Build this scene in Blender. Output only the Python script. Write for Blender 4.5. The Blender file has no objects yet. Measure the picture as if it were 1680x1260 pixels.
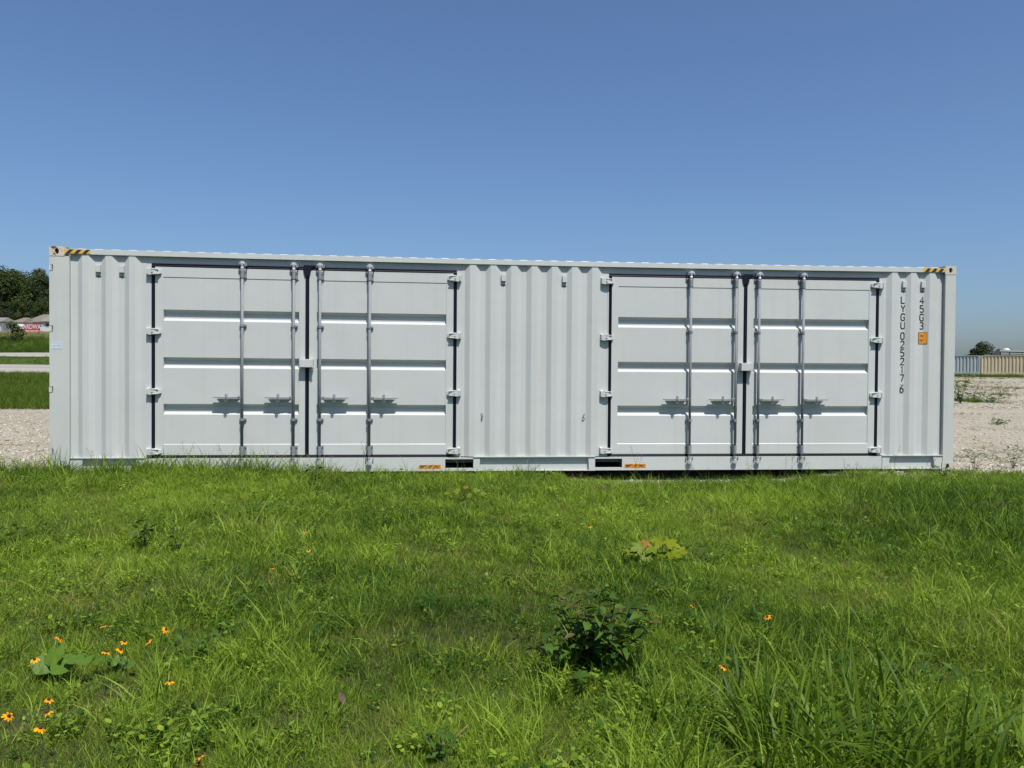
import bpy, math, random
import numpy as np
from mathutils import Vector, Matrix, Euler

scene = bpy.context.scene
R_ = math.radians
rng = random.Random(7)
nrg = np.random.default_rng(11)

# ------------------------------------------------------------------ camera
CAM = Vector((-1.2109, -10.2599, 1.3547))
YAW, PITCH, ROLL = 0.0970576, -0.0161143, 0.0076015
FPX, PW, PH = 1262.0, 1680.0, 1260.0
c_f = Vector((math.sin(YAW) * math.cos(PITCH), math.cos(YAW) * math.cos(PITCH), math.sin(PITCH)))
c_r0 = Vector((math.cos(YAW), -math.sin(YAW), 0))
c_u0 = c_r0.cross(c_f)
c_r = c_r0 * math.cos(ROLL) + c_u0 * math.sin(ROLL)
c_u = c_u0 * math.cos(ROLL) - c_r0 * math.sin(ROLL)
cam_d = bpy.data.cameras.new("camera")
cam = bpy.data.objects.new("camera", cam_d)
scene.collection.objects.link(cam)
m = Matrix((c_r, c_u, -c_f)).transposed().to_4x4()
m.translation = CAM
cam.matrix_world = m
cam_d.sensor_fit = 'HORIZONTAL'
cam_d.sensor_width = 36.0
cam_d.lens = 36.0 * FPX / PW
cam_d.clip_start = 0.05
cam_d.clip_end = 8000
scene.camera = cam

# ------------------------------------------------------------------ sky, sun, exposure
SUN_AZ = R_(20)      # to the right of the line that leaves the long wall squarely
SUN_EL = R_(62)
sun_dir = Vector((math.sin(SUN_AZ) * math.cos(SUN_EL), -math.cos(SUN_AZ) * math.cos(SUN_EL), math.sin(SUN_EL)))
world = bpy.data.worlds.new("World")
scene.world = world
world.use_nodes = True
wn, wl = world.node_tree.nodes, world.node_tree.links
wn.clear()
sky = wn.new('ShaderNodeTexSky')
sky.sky_type = 'NISHITA'
sky.sun_disc = False
sky.sun_elevation = SUN_EL
sky.sun_rotation = math.atan2(sun_dir.x, sun_dir.y)
sky.altitude = 0
sky.air_density = 1.0
sky.dust_density = 1.85
sky.ozone_density = 9.0
bg = wn.new('ShaderNodeBackground')
bg.inputs[1].default_value = 0.096
wo = wn.new('ShaderNodeOutputWorld')
wl.new(sky.outputs[0], bg.inputs[0])
wl.new(bg.outputs[0], wo.inputs[0])
sun_l = bpy.data.lights.new("sun", 'SUN')
sun_l.energy = 5.0
sun_l.angle = R_(0.53)
sun_l.color = (1.0, 0.955, 0.88)
sun = bpy.data.objects.new("sun", sun_l)
scene.collection.objects.link(sun)
sun.rotation_euler = (-sun_dir).to_track_quat('-Z', 'Y').to_euler()
sun.location = sun_dir * 60
scene.view_settings.view_transform = 'Standard'
scene.view_settings.look = 'None'
scene.view_settings.exposure = 0.40
scene.view_settings.gamma = 1.0
scene.view_settings.use_curve_mapping = False
scene.cycles.max_bounces = 8
scene.cycles.transparent_max_bounces = 6
scene.cycles.use_denoising = True
scene.cycles.sample_clamp_indirect = 6

# ------------------------------------------------------------------ frames of reference
cf = Vector((math.sin(YAW), math.cos(YAW), 0))
cr = Vector((math.cos(YAW), -math.sin(YAW), 0))
G0 = Vector((CAM.x, CAM.y, 0))
def uv2w(u, v, z=0.0):                 # u metres to the right, v metres ahead of where the photographer stands
    p = G0 + cr * u + cf * v
    return Vector((p.x, p.y, z))
def w2uv(x, y):
    d = Vector((x, y, 0)) - G0
    return d.dot(cr), d.dot(cf)
def ray(px, py):
    return c_f + c_r * ((px - PW / 2) / FPX) - c_u * ((py - PH / 2) / FPX)
def at_z(px, py, z=0.0):               # sight line meets height z
    d = ray(px, py)
    return CAM + d * ((z - CAM.z) / d.z)
def at_v(px, py, v):                   # sight line at depth v
    return CAM + ray(px, py) * v

def sst(a, b, x):
    t = min(1, max(0, (x - a) / (b - a)))
    return t * t * (3 - 2 * t)
def _hash(ix, iy, s):
    n = (ix * 374761393 + iy * 668265263 + s * 144665) & 0xffffffff
    n = ((n ^ (n >> 13)) * 1274126177) & 0xffffffff
    return ((n ^ (n >> 16)) & 0xffff) / 65535.0
def vnoise(x, y, s=0):
    ix, iy = math.floor(x), math.floor(y)
    fx, fy = x - ix, y - iy
    fx, fy = fx * fx * (3 - 2 * fx), fy * fy * (3 - 2 * fy)
    a, b = _hash(ix, iy, s), _hash(ix + 1, iy, s)
    c, d = _hash(ix, iy + 1, s), _hash(ix + 1, iy + 1, s)
    return (a + (b - a) * fx) * (1 - fy) + (c + (d - c) * fx) * fy
def fbm(x, y, s=0):
    return (vnoise(x, y, s) * .55 + vnoise(x * 2.1, y * 2.1, s + 1) * .3 + vnoise(x * 4.3, y * 4.3, s + 2) * .15)

PL = [(0, 0), (24, 0), (28, .05), (60, .85), (74, 1.62), (82, 2.5), (90, 3.15), (92, 3.2), (101, 5.2), (104, 5.55), (138, 7.6), (200, 11.0), (260, 14.5), (420, 22), (3000, 30)]
PR = [(0, 0), (26, 0), (60, .35), (100, 1.0), (118, 1.25), (180, 1.6), (400, 2.5), (3000, 8)]
def pw(P, v):
    for (a, za), (b, zb) in zip(P, P[1:]):
        if v <= b:
            return za + (zb - za) * (v - a) / (b - a)
    return P[-1][1]
def ground_uv(u, v):
    if v < 20:
        w = uv2w(u, v)
        z = (fbm(w.x * .5, w.y * .5, 3) - .5) * .10 * sst(-.3, -2.5, w.y)
        if w.y < 4:     # hollow beside the middle of the container
            z -= .10 * sst(-.3, 1.2, w.x) * sst(4.6, 3.4, w.x) * sst(-1.6, -.3, w.y)
            z -= .03 * sst(-1.6, -.3, w.y)
            z += .06 * sst(-1.9, -4.2, w.x) * sst(-2.6, -.5, w.y) * sst(.0, -.2, w.y)
        return z
    k = sst(-.38, .38, u / max(v, 1))
    zl, zr = pw(PL, v), pw(PR, v)
    return zl + (zr - zl) * k + (fbm(u * .12, v * .12, 9) - .5) * .16 * sst(20, 30, v)
def ground(x, y):
    return ground_uv(*w2uv(x, y))

# ------------------------------------------------------------------ tagging and mesh helpers
def tag(o, label, cat, group=None, kind=None):
    if label: o["label"] = label
    if cat: o["category"] = cat
    if group: o["group"] = group
    if kind: o["kind"] = kind
    return o
def link(o):
    scene.collection.objects.link(o)
    return o
def empty(name, loc, label, cat, group=None, rz=0.0):
    o = link(bpy.data.objects.new(name, None))
    o.location = loc
    o.rotation_euler = (0, 0, rz)
    o.empty_display_size = .1
    return tag(o, label, cat, group)

class MB:
    def __init__(s): s.v = []; s.f = []; s.mi = []
    def add(s, vs, fs, mi=0):
        b = len(s.v)
        s.v += [tuple(p) for p in vs]
        s.f += [tuple(b + i for i in f) for f in fs]
        s.mi += [mi] * len(fs)
        return s
    def box(s, x0, x1, y0, y1, z0, z1, mi=0):
        x0, x1 = min(x0, x1), max(x0, x1)
        vs = [(x0, y0, z0), (x1, y0, z0), (x1, y1, z0), (x0, y1, z0), (x0, y0, z1), (x1, y0, z1), (x1, y1, z1), (x0, y1, z1)]
        return s.add(vs, [(0, 3, 2, 1), (4, 5, 6, 7), (0, 1, 5, 4), (1, 2, 6, 5), (2, 3, 7, 6), (3, 0, 4, 7)], mi)
    def bbox(s, x0, x1, y0, y1, z0, z1, b=.004, mi=0):      # box whose front (-y) edges are bevelled
        x0, x1 = min(x0, x1), max(x0, x1)
        vs = [(x0, y1, z0), (x1, y1, z0), (x1, y1, z1), (x0, y1, z1),
              (x0, y0 + b, z0), (x1, y0 + b, z0), (x1, y0 + b, z1), (x0, y0 + b, z1),
              (x0 + b, y0, z0 + b), (x1 - b, y0, z0 + b), (x1 - b, y0, z1 - b), (x0 + b, y0, z1 - b)]
        fs = [(0, 3, 2, 1), (8, 9, 10, 11)]
        for i in range(4):
            j = (i + 1) % 4
            fs += [(i, j, 4 + j, 4 + i), (4 + i, 4 + j, 8 + j, 8 + i)]
        return s.add(vs, fs, mi)
    def prism(s, poly, axis, a, b, mi=0):                    # poly of 2-D points, extruded along axis from a to b
        n = len(poly)
        def P(p, t):
            return {'y': (p[0], t, p[1]), 'z': (p[0], p[1], t), 'x': (t, p[0], p[1])}[axis]
        vs = [P(p, a) for p in poly] + [P(p, b) for p in poly]
        fs = [tuple(range(n)), tuple(range(2 * n - 1, n - 1, -1))]
        fs += [(i, n + i, n + (i + 1) % n, (i + 1) % n) for i in range(n)]
        return s.add(vs, fs, mi)
    def tube(s, pts, rs, n=10, cap=True, mi=0):
        pts = [Vector(p) for p in pts]
        if not isinstance(rs, (list, tuple)): rs = [rs] * len(pts)
        vs, fs = [], []
        ref = None
        for i, p in enumerate(pts):
            t = (pts[min(i + 1, len(pts) - 1)] - pts[max(i - 1, 0)])
            if t.length < 1e-9: t = Vector((0, 0, 1))
            t.normalize()
            if ref is None:
                ref = Vector((1, 0, 0)) if abs(t.x) < .8 else Vector((0, 1, 0))
            a = (ref - t * ref.dot(t))
            if a.length < 1e-6: a = t.orthogonal()
            a.normalize(); ref = a
            b = t.cross(a)
            for k in range(n):
                an = 2 * math.pi * k / n
                vs.append(p + (a * math.cos(an) + b * math.sin(an)) * rs[i])
        for i in range(len(pts) - 1):
            for k in range(n):
                k2 = (k + 1) % n
                fs.append((i * n + k, i * n + k2, (i + 1) * n + k2, (i + 1) * n + k))
        if cap:
            fs.append(tuple(range(n - 1, -1, -1)))
            fs.append(tuple((len(pts) - 1) * n + k for k in range(n)))
        return s.add(vs, fs, mi)
    def mesh(s, name, mats, smooth=False, xf=None):
        me = bpy.data.meshes.new(name)
        vs = [xf(p) for p in s.v] if xf else s.v
        me.from_pydata(vs, [], s.f)
        for mm in (mats if isinstance(mats, (list, tuple)) else [mats]): me.materials.append(mm)
        me.polygons.foreach_set("material_index", s.mi)
        if smooth: me.polygons.foreach_set("use_smooth", [True] * len(me.polygons))
        me.update()
        return me
    def obj(s, name, mats, parent=None, smooth=False, xf=None):
        o = link(bpy.data.objects.new(name, s.mesh(name, mats, smooth, xf)))
        if parent: o.parent = parent
        return o
def part(name, me, parent, loc=(0, 0, 0), rot=(0, 0, 0), scl=(1, 1, 1)):
    o = link(bpy.data.objects.new(name, me))
    o.parent = parent
    o.location, o.rotation_euler, o.scale = loc, rot, scl
    return o

# ------------------------------------------------------------------ materials
def mat(name, col=(.5, .5, .5), rough=.6, metal=0.0, spec=.5):
    mt = bpy.data.materials.new(name)
    mt.use_nodes = True
    b = mt.node_tree.nodes['Principled BSDF']
    b.inputs['Base Color'].default_value = (*col, 1)
    b.inputs['Roughness'].default_value = rough
    b.inputs['Metallic'].default_value = metal
    b.inputs['Specular IOR Level'].default_value = spec
    return mt
class NT:
    def __init__(s, mt):
        s.n, s.l = mt.node_tree.nodes, mt.node_tree.links
        s.b = s.n['Principled BSDF']
    def new(s, t, **k):
        x = s.n.new('ShaderNode' + t)
        for a, v in k.items(): setattr(x, a, v)
        return x
    def set(s, sock, v):
        if hasattr(v, 'is_output'): s.l.new(v, sock)
        elif isinstance(v, tuple) and len(v) == 3 and sock.type == 'RGBA': sock.default_value = (*v, 1)
        else: sock.default_value = v
    def noise(s, vec, scale, detail=4, rough=.55, dist=0.0):
        x = s.new('TexNoise')
        if vec is not None: s.set(x.inputs['Vector'], vec)
        x.inputs['Scale'].default_value = scale
        x.inputs['Detail'].default_value = detail
        x.inputs['Roughness'].default_value = rough
        x.inputs['Distortion'].default_value = dist
        return x.outputs['Fac']
    def ramp(s, fac, a, b):
        x = s.new('MapRange'); x.clamp = True
        s.set(x.inputs[0], fac); s.set(x.inputs[1], a); s.set(x.inputs[2], b)
        return x.outputs[0]
    def mix(s, fac, a, b, mode='MIX'):
        x = s.new('Mix', data_type='RGBA', blend_type=mode)
        s.set(x.inputs[0], fac); s.set(x.inputs[6], a); s.set(x.inputs[7], b)
        return x.outputs[2]
    def math(s, op, a, b=0.0):
        x = s.new('Math', operation=op)
        s.set(x.inputs[0], a); s.set(x.inputs[1], b)
        return x.outputs[0]
    def scalevec(s, vec, sc):
        x = s.new('Mapping')
        s.set(x.inputs['Vector'], vec); x.inputs['Scale'].default_value = sc
        return x.outputs[0]
    def bump(s, h, strength=.3, dist=.01):
        x = s.new('Bump')
        x.inputs['Strength'].default_value = strength
        x.inputs['Distance'].default_value = dist
        s.set(x.inputs['Height'], h)
        s.l.new(x.outputs[0], s.b.inputs['Normal'])
    def pos(s): return s.new('NewGeometry').outputs['Position']
    def objc(s): return s.new('TexCoord').outputs['Object']
    def attr(s, nm, t='GEOMETRY'):
        x = s.new('Attribute'); x.attribute_name = nm; x.attribute_type = t
        return x

def paint_mat(name, col, rust=0.0, dirt=1.0):
    mt = mat(name, col, .42, 0, .4)
    t = NT(mt); p = t.pos()
    big = t.noise(p, .9, 3)
    c = t.mix(t.ramp(big, .3, .75), tuple(x * .955 for x in col), tuple(min(1, x * 1.03) for x in col))
    # vertical rain streaks and faint grime
    st = t.noise(t.scalevec(p, (9, 9, .35)), 1.0, 5, .6)
    c = t.mix(t.math('MULTIPLY', t.ramp(st, .5, .85), .22 * dirt), c, (.36, .34, .29))
    # small scuffs
    sc = t.noise(t.scalevec(p, (5, 5, 2.2)), 3.2, 6, .7)
    c = t.mix(t.math('MULTIPLY', t.ramp(sc, .71, .76), .55 * dirt), c, (.22, .20, .17))
    sk = t.noise(p, 34, 3, .6)
    c = t.mix(t.math('MULTIPLY', t.math('MULTIPLY', t.ramp(sk, .735, .76), t.ramp(t.noise(p, .7, 2), .5, .62)), .8), c, (.16, .085, .045))
    if rust:
        rn = t.noise(p, 14, 5, .65)
        rf = t.ramp(rn, .62 - .12 * rust, .70 - .1 * rust)
        c = t.mix(t.math('MULTIPLY', t.ramp(t.noise(p, 6, 3), .35, .7), .5 * rust), c, (.46, .37, .23))
        c = t.mix(rf, c, (.13, .055, .025))
    t.l.new(c, t.b.inputs['Base Color'])
    t.set(t.b.inputs['Roughness'], t.math('ADD', t.math('MULTIPLY', st, .25), .32))
    t.bump(t.math('ADD', t.noise(p, 1.7, 2), t.math('MULTIPLY', t.noise(p, 60, 2), .03)), .22, .03)
    return mt
CONT = (.440, .464, .450)
M_paint = paint_mat("grey_white_paint", CONT, 0, 1.35)
M_post = paint_mat("scuffed_paint", (.430, .450, .425), .0, 2.2)
M_cast = paint_mat("rusty_paint", (.50, .45, .35), .75, 1.5)
M_cast2 = paint_mat("worn_paint", (.46, .445, .39), .35, 1.5)
M_gask = mat("rubber_seal", (.004, .004, .012), .5, 0, .25)
M_dark = mat("hole_shade_and_strip", (.02, .021, .024), .7)  # colours the shade in the casting holes, and the vent strips
M_inside = mat("pocket_shade_and_floor", (.05, .052, .055), .8)  # dark colour carries the shade inside the pockets; the floor shares it
def galv(name, col, rough, metal=.55):
    mt = mat(name, col, rough, metal)
    t = NT(mt); p = t.pos()
    n = t.noise(t.scalevec(p, (1, 1, .3)), 40, 4)
    t.l.new(t.mix(t.ramp(n, .3, .7), tuple(x * .78 for x in col), col), t.b.inputs['Base Color'])
    return mt
M_galv = galv("galvanised_steel", (.20, .225, .24), .72, .0)
M_zinc = galv("bright_zinc", (.62, .63, .64), .35, .4)
M_bar = galv("handle_steel", (.22, .24, .255), .5, .3)
M_ink = mat("black_marking", (.012, .02, .022), .5)
M_orange = mat("orange_label", (.62, .25, .012), .45)
M_yellow = mat("hazard_yellow", (.60, .33, .022), .5)
M_label = mat("paper_label", (.50, .55, .62), .5)
M_labelblue = mat("label_band", (.42, .52, .62), .5)
M_greyink = mat("grey_print", (.28, .33, .38), .6)

# ------------------------------------------------------------------ the ground
def grid_axis(lo, hi, fine_lo, fine_hi, step, grow=1.18):
    a = list(np.arange(fine_lo, fine_hi + 1e-6, step))
    s, x = step, fine_hi
    while x < hi: s *= grow; x += s; a.append(x)
    s, x = step, fine_lo
    while x > lo: s *= grow; x -= s; a.insert(0, x)
    return a
us = grid_axis(-2500, 2500, -11, 11, .35, 1.09)
vs_ = grid_axis(-40, 3500, -2, 14, .35, 1.06)
gb = MB()
gb.v = [(u, v, ground_uv(u, v)) for v in vs_ for u in us]
nu = len(us)
gb.f = [(j * nu + i, j * nu + i + 1, (j + 1) * nu + i + 1, (j + 1) * nu + i) for j in range(len(vs_) - 1) for i in range(nu - 1)]
gb.mi = [0] * len(gb.f)
M_ground = mat("ground_cover", (.1, .1, .05), .95, 0, .15)
t = NT(M_ground)
po, ob = t.pos(), t.objc()
sx = t.new('SeparateXYZ'); t.l.new(ob, sx.inputs[0])
sp = t.new('SeparateXYZ'); t.l.new(po, sp.inputs[0])
wob = t.math('MULTIPLY', t.math('SUBTRACT', t.noise(po, 1.3, 5), .5), 1.6)
# gravel colour: pale crushed stone in many tones
gr = t.new('TexVoronoi'); t.l.new(po, gr.inputs['Vector']); gr.inputs['Scale'].default_value = 26
gcol = t.mix(t.ramp(gr.outputs['Color'], .1, .9), (.185, .168, .128), (.385, .358, .295))
gcol = t.mix(t.math('MULTIPLY', t.ramp(t.noise(po, .35, 5, .6), .45, .7), .7), gcol, (.225, .18, .125))
gcol = t.mix(t.math('MULTIPLY', t.ramp(t.noise(po, .9, 6, .7), .60, .68), .5), gcol, (.16, .15, .07))
# soil / low green under the lawn
soil = t.mix(t.ramp(t.noise(po, 7, 5), .35, .65), (.026, .036, .010), (.058, .054, .020))
# far grass
far = t.mix(t.ramp(t.noise(po, .25, 6, .65), .3, .7), (.032, .07, .012), (.075, .105, .02))
dry = t.mix(t.ramp(t.noise(po, .12, 6, .65), .3, .7), (.085, .092, .03), (.17, .14, .065))
far = t.mix(t.math('MULTIPLY', t.ramp(t.math('ADD', sx.outputs[1], t.math('MULTIPLY', wob, 3.0)), 101.5, 103.5), .9), far, dry)
lawn_gravel = t.ramp(t.math('ADD', sp.outputs[1], wob), -.45, -.15)
c = t.mix(lawn_gravel, soil, gcol)
vb = t.math('ADD', sx.outputs[1], t.math('MULTIPLY', wob, 1.0))
side = t.ramp(t.math('DIVIDE', sx.outputs[0], t.math('MAXIMUM', sx.outputs[1], 1.0)), -.1, .1)
lim = t.math('ADD', 25.5, t.math('MULTIPLY', side, 80.0))
c = t.mix(t.ramp(t.math('SUBTRACT', vb, lim), -.5, .7), c, far)
t.l.new(c, t.b.inputs['Base Color'])
t.bump(t.math('ADD', gr.outputs['Distance'], t.noise(po, 9, 5)), .7, .03)
g_ob = gb.obj("ground", M_ground, smooth=True)
g_ob.location = G0
g_ob.rotation_euler = (0, 0, -YAW)
g_ob["kind"] = "structure"

# two carriageways of the road beyond the yard
def road(name, v0, v1, u0, u1):
    b = MB()
    ul = [u0 + (u1 - u0) * i / 160 for i in range(161)]
    k = 6
    for u in ul:
        for j in range(k + 1):
            v = v0 + (v1 - v0) * j / k
            b.v.append((u, v, ground_uv(u, v) * .35 + .65 * (ground_uv(u, v0) + (ground_uv(u, v1) - ground_uv(u, v0)) * j / k) + .05))
    b.f = [(i * (k + 1) + j, (i + 1) * (k + 1) + j, (i + 1) * (k + 1) + j + 1, i * (k + 1) + j + 1) for i in range(160) for j in range(k)]
    b.mi = [0] * len(b.f)
    mt = mat(name + "_concrete", (.26, .24, .21), .9)
    q = NT(mt); pp = q.objc()
    s3 = q.new('SeparateXYZ'); q.l.new(pp, s3.inputs[0])
    lane = q.noise(q.scalevec(pp, (.02, .8, 1)), 1.0, 3)
    cc = q.mix(q.ramp(lane, .4, .62), (.21, .195, .18), (.32, .295, .25))
    q.l.new(cc, q.b.inputs['Base Color'])
    o = b.obj(name, mt, smooth=True)
    o.location = G0; o.rotation_euler = (0, 0, -YAW); o["kind"] = "structure"
    return o
rd1 = road("road", 60.5, 73.5, -320, 6)
rd2 = road("road", 82.3, 89.2, -320, 6)
M_line = mat("road_paint", (.45, .44, .40), .8)
def road_line(v, u0, u1, w=.14, par=None):
    b = MB()
    n = 120
    for i in range(n + 1):
        u = u0 + (u1 - u0) * i / n
        for q in (0, w):
            z = max(ground_uv(u, v + q), 0) + .11
            b.v.append((u, v + q, z))
    b.f = [(2 * i, 2 * i + 2, 2 * i + 3, 2 * i + 1) for i in range(n)]; b.mi = [0] * n
    o = b.obj("edge_line", M_line, par)
    return o
road_line(61.6, -320, 4, par=rd1); road_line(72.3, -320, 4, par=rd1)

# ================================================================== THE CONTAINER
L2 = 6.096
def sag(p):                          # the long side hangs a little between its corners
    x, y, z = p
    return (x, y, z - .024 * max(0, 1 - (x / L2) ** 2) * max(0, z - .25) / 2.65)
box40 = empty("shipping_container", (0, 0, 0), "long off-white side-opening shipping container with two pairs of double doors", "container")
def cp(mb, name, mats=M_paint, smooth=False, parent=box40):
    return mb.obj(name, mats, parent, smooth, xf=sag)
YF = 0.0; YO = 0.007; YI = .043      # rail face, outer and inner flats of the corrugation
YD = .040                            # face of the door leaves
W = 2.438

def casting(x0, x1, y0, y1, z0, z1, mt, hole=1, hz=None):
    b = MB()
    n = 20
    cx, cz = (x0 + x1) / 2, (z0 + z1) / 2 if hz is None else hz
    yf = y0 if hole > 0 else y1
    dp = .03 if hole > 0 else -.03
    out, inn, deep = [], [], []
    for k in range(n):
        a = 2 * math.pi * k / n
        dx, dz = math.cos(a), math.sin(a)
        s = min((x1 - x0) / 2 / max(abs(dx), 1e-6), (z1 - z0) / 2 / max(abs(dz), 1e-6))
        out.append((cx + dx * s, yf, (z0 + z1) / 2 + dz * s))
        rx, rz = .026, .038
        inn.append((cx + dx * rx, yf, cz + dz * rz))
        deep.append((cx + dx * rx, yf + dp, cz + dz * rz))
    fs = []
    for k in range(n):
        k2 = (k + 1) % n
        fs += [(k, k2, n + k2, n + k), (n + k, n + k2, 2 * n + k2, 2 * n + k)]
    b.add(out + inn + deep, fs)
    # corners of the front face that the radial fan cuts off
    for sx_ in (x0, x1):
        for sz in (z0, z1):
            near = sorted(range(n), key=lambda k: (out[k][0] - sx_) ** 2 + (out[k][2] - sz) ** 2)[:2]
            b.add([(sx_, yf, sz), out[near[0]], out[near[1]]], [(0, 1, 2)])
    ya, yb = (y0, y1)
    b.add([(x0, ya, z0), (x1, ya, z0), (x1, yb, z0), (x0, yb, z0), (x0, ya, z1), (x1, ya, z1), (x1, yb, z1), (x0, yb, z1)],
          [(0, 3, 2, 1), (4, 5, 6, 7), (1, 2, 6, 5), (3, 0, 4, 7)] + ([(2, 3, 7, 6)] if hole > 0 else [(0, 1, 5, 4)]))
    o = cp(b, "corner_casting", mt)
    d = MB().add(deep, [tuple(range(n))])  # dark disc closing the hole, painted as the shade inside it
    cp(d, "casting_hole", M_dark, parent=o)
    return o
for xa, xb, mt in ((-L2, -L2 + .185, M_cast), (L2 - .165, L2, M_cast2)):
    for ya, yb, h in ((-.004, .16, 1), (W - .16, W + .004, -1)):
        casting(xa, xb, ya, yb, 2.775, 2.896, mt, h)
        casting(xa, xb, ya, yb, 0.0, .118, mt, h)

# posts
b = MB()
b.box(-6.052, -5.855, 0, .15, .118, 2.775)
edges = [.118, .255, .335, 1.045, 1.125, 1.815, 1.895, 2.585, 2.665, 2.775]
for i in range(0, 10, 2): b.box(-6.096, -6.052, 0, .15, edges[i], edges[i + 1])
lp = cp(b, "corner_post", M_post)
for z in (.295, 1.085, 1.855, 2.625):
    h = MB()
    h.box(-6.10, -6.066, -.006, .12, z - .034, z + .034)
    cp(h, "hinge_lug", M_paint, parent=lp)
b = MB(); b.box(5.940, L2, 0, .15, .118, 2.775); cp(b, "corner_post", M_post)
for xa, xb in ((-L2, -5.9), (5.94, L2)):
    b = MB(); b.box(xa, xb, W - .15, W, .118, 2.775); cp(b, "corner_post", M_post)

# rails
def segx(mb, x0, x1, y0, y1, z0, z1, n=24):
    for i in range(n):
        pass
    xs = [x0 + (x1 - x0) * i / n for i in range(n + 1)]
    pr = [(y0, z0), (y1, z0), (y1, z1), (y0, z1)]
    vs = [(x, y, z) for x in xs for (y, z) in pr]
    fs = []
    for i in range(n):
        for k in range(4):
            k2 = (k + 1) % 4
            fs.append((i * 4 + k, i * 4 + k2, i * 4 + 4 + k2, i * 4 + 4 + k))
    fs += [(0, 3, 2, 1), (n * 4, n * 4 + 1, n * 4 + 2, n * 4 + 3)]
    return mb.add(vs, fs)
for y0, y1 in ((0, .06), (W - .06, W)):
    b = MB(); segx(b, -L2 + .185, L2 - .165, y0, y1, 2.805, 2.868); cp(b, "top_rail")
# roof: cross corrugations, edges scalloped over the rail
b = MB()
xs, zs = [], []
x = -5.85
while x < 5.85:
    for dx, dz in ((0, 0), (.075, 0), (.10, .0042), (.175, .0042), (.20, 0)):
        xs.append(x + dx); zs.append(2.871 + dz)
    x += .209
vs = []
for X, Z in zip(xs, zs): vs += [(X, .008, 2.866), (X, .014, Z), (X, W / 2, Z + .004), (X, W - .02, Z)]
b.add(vs, [(i * 4 + k, (i + 1) * 4 + k, (i + 1) * 4 + k + 1, i * 4 + k + 1) for i in range(len(xs) - 1) for k in range(3)])
cp(b, "roof")
# door headers (between rail and seals) and the posts beside the doors
for x0, x1 in ((-4.93, -.885), (1.03, 5.03)):
    b = MB(); segx(b, x0, x1, .045, .09, 2.60, 2.803); cp(b, "door_header")
for x0, x1 in ((-4.93, -4.80), (-1.02, -.885), (1.03, 1.17), (4.91, 5.03)):
    b = MB(); b.box(x0, x1, .0445, .10, .21, 2.70); cp(b, "door_post")

# corrugated wall panels
def corr_panel(x0, x1, starts, z0=.215, z1=2.81, y_edge=YI):
    prof = [(x0, y_edge)]
    for s in starts:
        prof += [(s - .066, YI), (s, YO), (s + .074, YO), (s + .140, YI)]
    prof.append((x1, y_edge))
    b = MB()
    zz = [z0, .6, 1.2, 1.8, 2.3, z1]
    vs = [(x, y, z) for (x, y) in prof for z in zz]
    k = len(zz)
    b.add(vs, [(i * k + j, (i + 1) * k + j, (i + 1) * k + j + 1, i * k + j + 1) for i in range(len(prof) - 1) for j in range(k - 1)])
    return cp(b, "corrugated_panel")
P_L = [-5.703, -5.418, -5.133]
P_M = [-.783 + .2752 * i for i in range(7)]
P_R = [5.147, 5.428, 5.709]
corr_panel(-5.857, -4.928, P_L)
corr_panel(-.887, 1.032, P_M)
corr_panel(5.028, 5.885, P_R)
b = MB(); b.box(5.883, 5.942, .055, .09, .21, 2.81); cp(b, "end_strip")

# bottom rail: plain sill plates below the doors, channels below the panels, fork pockets between
def sill(x0, x1):
    b = MB(); b.box(x0, x1, .012, .05, .022, .203); cp(b, "door_sill")
sill(-4.925, -1.097)
sill(1.306, 5.035)
def pocket(x0, x1, lo=.058, hi=.180):
    b = MB()
    b.box(x0 - .004, x1 + .004, .012, .05, .022, lo); b.box(x0 - .004, x1 + .004, .012, .05, hi, .203)
    o = cp(b, "fork_pocket")
    d = MB()
    d.add([(x0, .05, lo), (x1, .05, lo), (x1, W, lo), (x0, W, lo), (x0, .05, hi), (x1, .05, hi), (x1, W, hi), (x0, W, hi)],
          [(0, 1, 2, 3), (4, 7, 6, 5), (0, 3, 7, 4), (1, 5, 6, 2), (3, 2, 6, 7)])
    cp(d, "pocket_sleeve", M_inside, parent=o)  # sleeve coloured dark to stand for the shade within
pocket(-1.093, -.728); pocket(.936, 1.302)
def channel(x0, x1):
    b = MB()
    b.box(x0, x1, -.004, .05, .206, .217)
    b.box(x0, x1, .047, .06, .028, .2055)
    b.box(x0, x1, .004, .06, .020, .028)
    cp(b, "bottom_rail")
channel(-5.857, -4.927); channel(-.722, .930); channel(5.037, 5.942)
def gusset(xa, xb, ta, tb):
    b = MB(); b.prism([(xa, .2055), (xb, .2055), (tb, .0285), (ta, .0285)], 'y', .008, .046); cp(b, "gusset")
gusset(-.722, -.630, -.722, -.645); gusset(.838, .930, .848, .930)
gusset(-5.855, -5.70, -5.855, -5.72); gusset(-5.05, -4.93, -5.03, -4.93)
gusset(5.04, 5.155, 5.04, 5.135); gusset(5.80, 5.94, 5.83, 5.94)
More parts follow.
